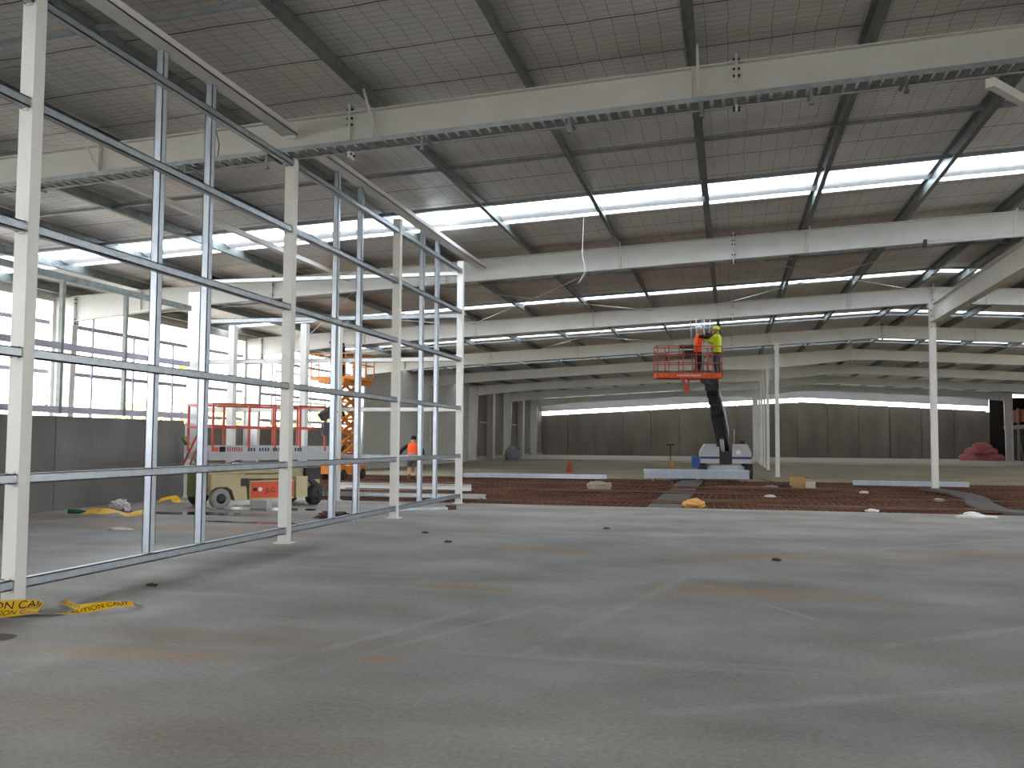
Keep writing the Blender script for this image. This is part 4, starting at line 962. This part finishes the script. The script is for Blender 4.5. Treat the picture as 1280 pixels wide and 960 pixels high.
for k, (x, y, z) in enumerate(((-1.2, 0, .35), (0, .2, .35), (1.1, 0, .35), (-.7, .1, .95), (.5, .1, .95), (0, 0, 1.4))):
    blob('roll', (x, y, z - .35), (.85, .6, .42), 'pinkins', None, None, 40 + k, .15, 2, parent=t)
o = MB().bar((0, 0, 0), (1.35, -.35, -1.6), .1, .1).build('raking_prop', 'mossy', None, (-14.25, 22.75, 1.62)); tag(o, 'mossy green raking prop leaning from the stout partition post', 'prop')
o = MB().cbox((0, 0, .09), (.42, .25, .18)).build('concrete_block', 'machgrey', None, (-10.55, 20.1, 0)); tag(o, 'grey block on the floor under the cream lift', 'block')
blob('debris_heap', (-7.75, 17.9, 0), (.35, .22, .09), 'grime', 'small dark debris heap inside the stud wall near the third post', 'debris', 50, .6, 4)
blob('paper_scrap', (-7.3, 17.6, 0), (.16, .1, .07), 'whitepaper', 'crumpled white paper beside the debris heap', 'scrap', 51, .6, 4)
for k, (x, y, rx, ry, lb) in enumerate(((-10.9, 18.2, 1.9, .35, 'dark puddle on the slab in front of the yellow tape tangle'), (-8.9, 16.6, 1.0, .2, 'small wet patch on the slab beside the stud wall'), (-10.4, 19.9, 1.4, .5, 'dark wet patch under the cream lift'), (-5.9, 6.55, .35, .16, 'dark damp patch on the slab below the tape'))):
    v = [(0, 0, .004)]; N = 40
    for j in range(N):
        a = 2 * math.pi * j / N; q = 1 + .35 * noise.noise(Vector((math.cos(a) * 1.5, math.sin(a) * 1.5, k * 7))); v.append((rx * q * math.cos(a), ry * q * math.sin(a), .004))
    o = MB().add(v, [(0, 1 + j, 1 + (j + 1) % N) for j in range(N)]).build('puddle', 'puddle', None, (x, y, 0)); tag(o, lb, 'puddle')
    if k == 3: o.data.materials[0] = M['grime']

# ---------------------------------------------------------------- trees outside
def tree(loc, h, rad, m, label, nleaf=1400, bare=False, seed=0):
    r = random.Random(seed); t = thing('tree', loc, label, 'tree', 'trees beyond the open left side')
    tr_ = MB().tube([(0, 0, 0), (.05, 0, h * .4), (0, .1, h * .7)], [.16, .11, .05], 8)
    for k in range(14 if bare else 7):
        a = r.uniform(0, 6.28); z = h * r.uniform(.3, .65); l_ = rad * r.uniform(.7, 1.1)
        p1 = Vector((math.cos(a) * l_ * .5, math.sin(a) * l_ * .5, z + h * .15)); p2 = Vector((math.cos(a) * l_, math.sin(a) * l_, z + h * .3))
        tr_.tube([(0, 0, z), p1, p2], [.06, .035, .012], 5)
        if bare:
            for q in range(3):
                e = p1 + Vector((r.uniform(-.8, .8), r.uniform(-.8, .8), r.uniform(.4, 1.2))); tr_.tube([p1, e], [.025, .008], 4)
    tr_.build('trunk', 'bark', t)
    lf = MB(); cl = [(Vector((r.gauss(0, rad * .42), r.gauss(0, rad * .42), h * .68 + r.gauss(0, h * .13))), r.uniform(.3, .55) * rad) for _ in range(16)]
    for _ in range(nleaf):
        c, cr_ = r.choice(cl); d = Vector((r.gauss(0, 1), r.gauss(0, 1), r.gauss(0, .8))).normalized() * cr_ * r.uniform(.6, 1); p = c + d
        u = Vector((r.gauss(0, 1), r.gauss(0, 1), r.gauss(0, 1))).normalized(); w_ = u.orthogonal().normalized(); s = .13
        lf.add([p - u * s, p + w_ * s * .6, p + u * s, p - w_ * s * .6], [(0, 1, 2, 3)])
    lf.build('foliage', m, t)
tree((-37.5, 54.5, .6), 3.4, 1.7, 'leafg', 'rounded green tree outside above the dwarf wall', 2600, seed=1)
tree((-34, 55, .6), 3.9, 1.2, 'leafo', 'autumn brown tree outside left of the stout partition post', 2200, seed=2)
tree((-42.5, 53.5, .9), 4.3, 1.6, 'leafo', 'nearly bare autumn tree outside at the left', 260, True, 3)
tree((-31, 56, .9), 3.2, 1.3, 'leafy', 'yellow-green tree outside right of the stout partition post', 2000, seed=4)
tree((-27.6, 56.2, .9), 2.4, 1.3, 'leafy', 'yellow-green bush outside behind the second portal column', 2000, seed=5)
tree((-31, 70, .9), 4.2, 2.0, 'leafg', 'green tree outside glimpsed past the white window frame', 2000, seed=6)
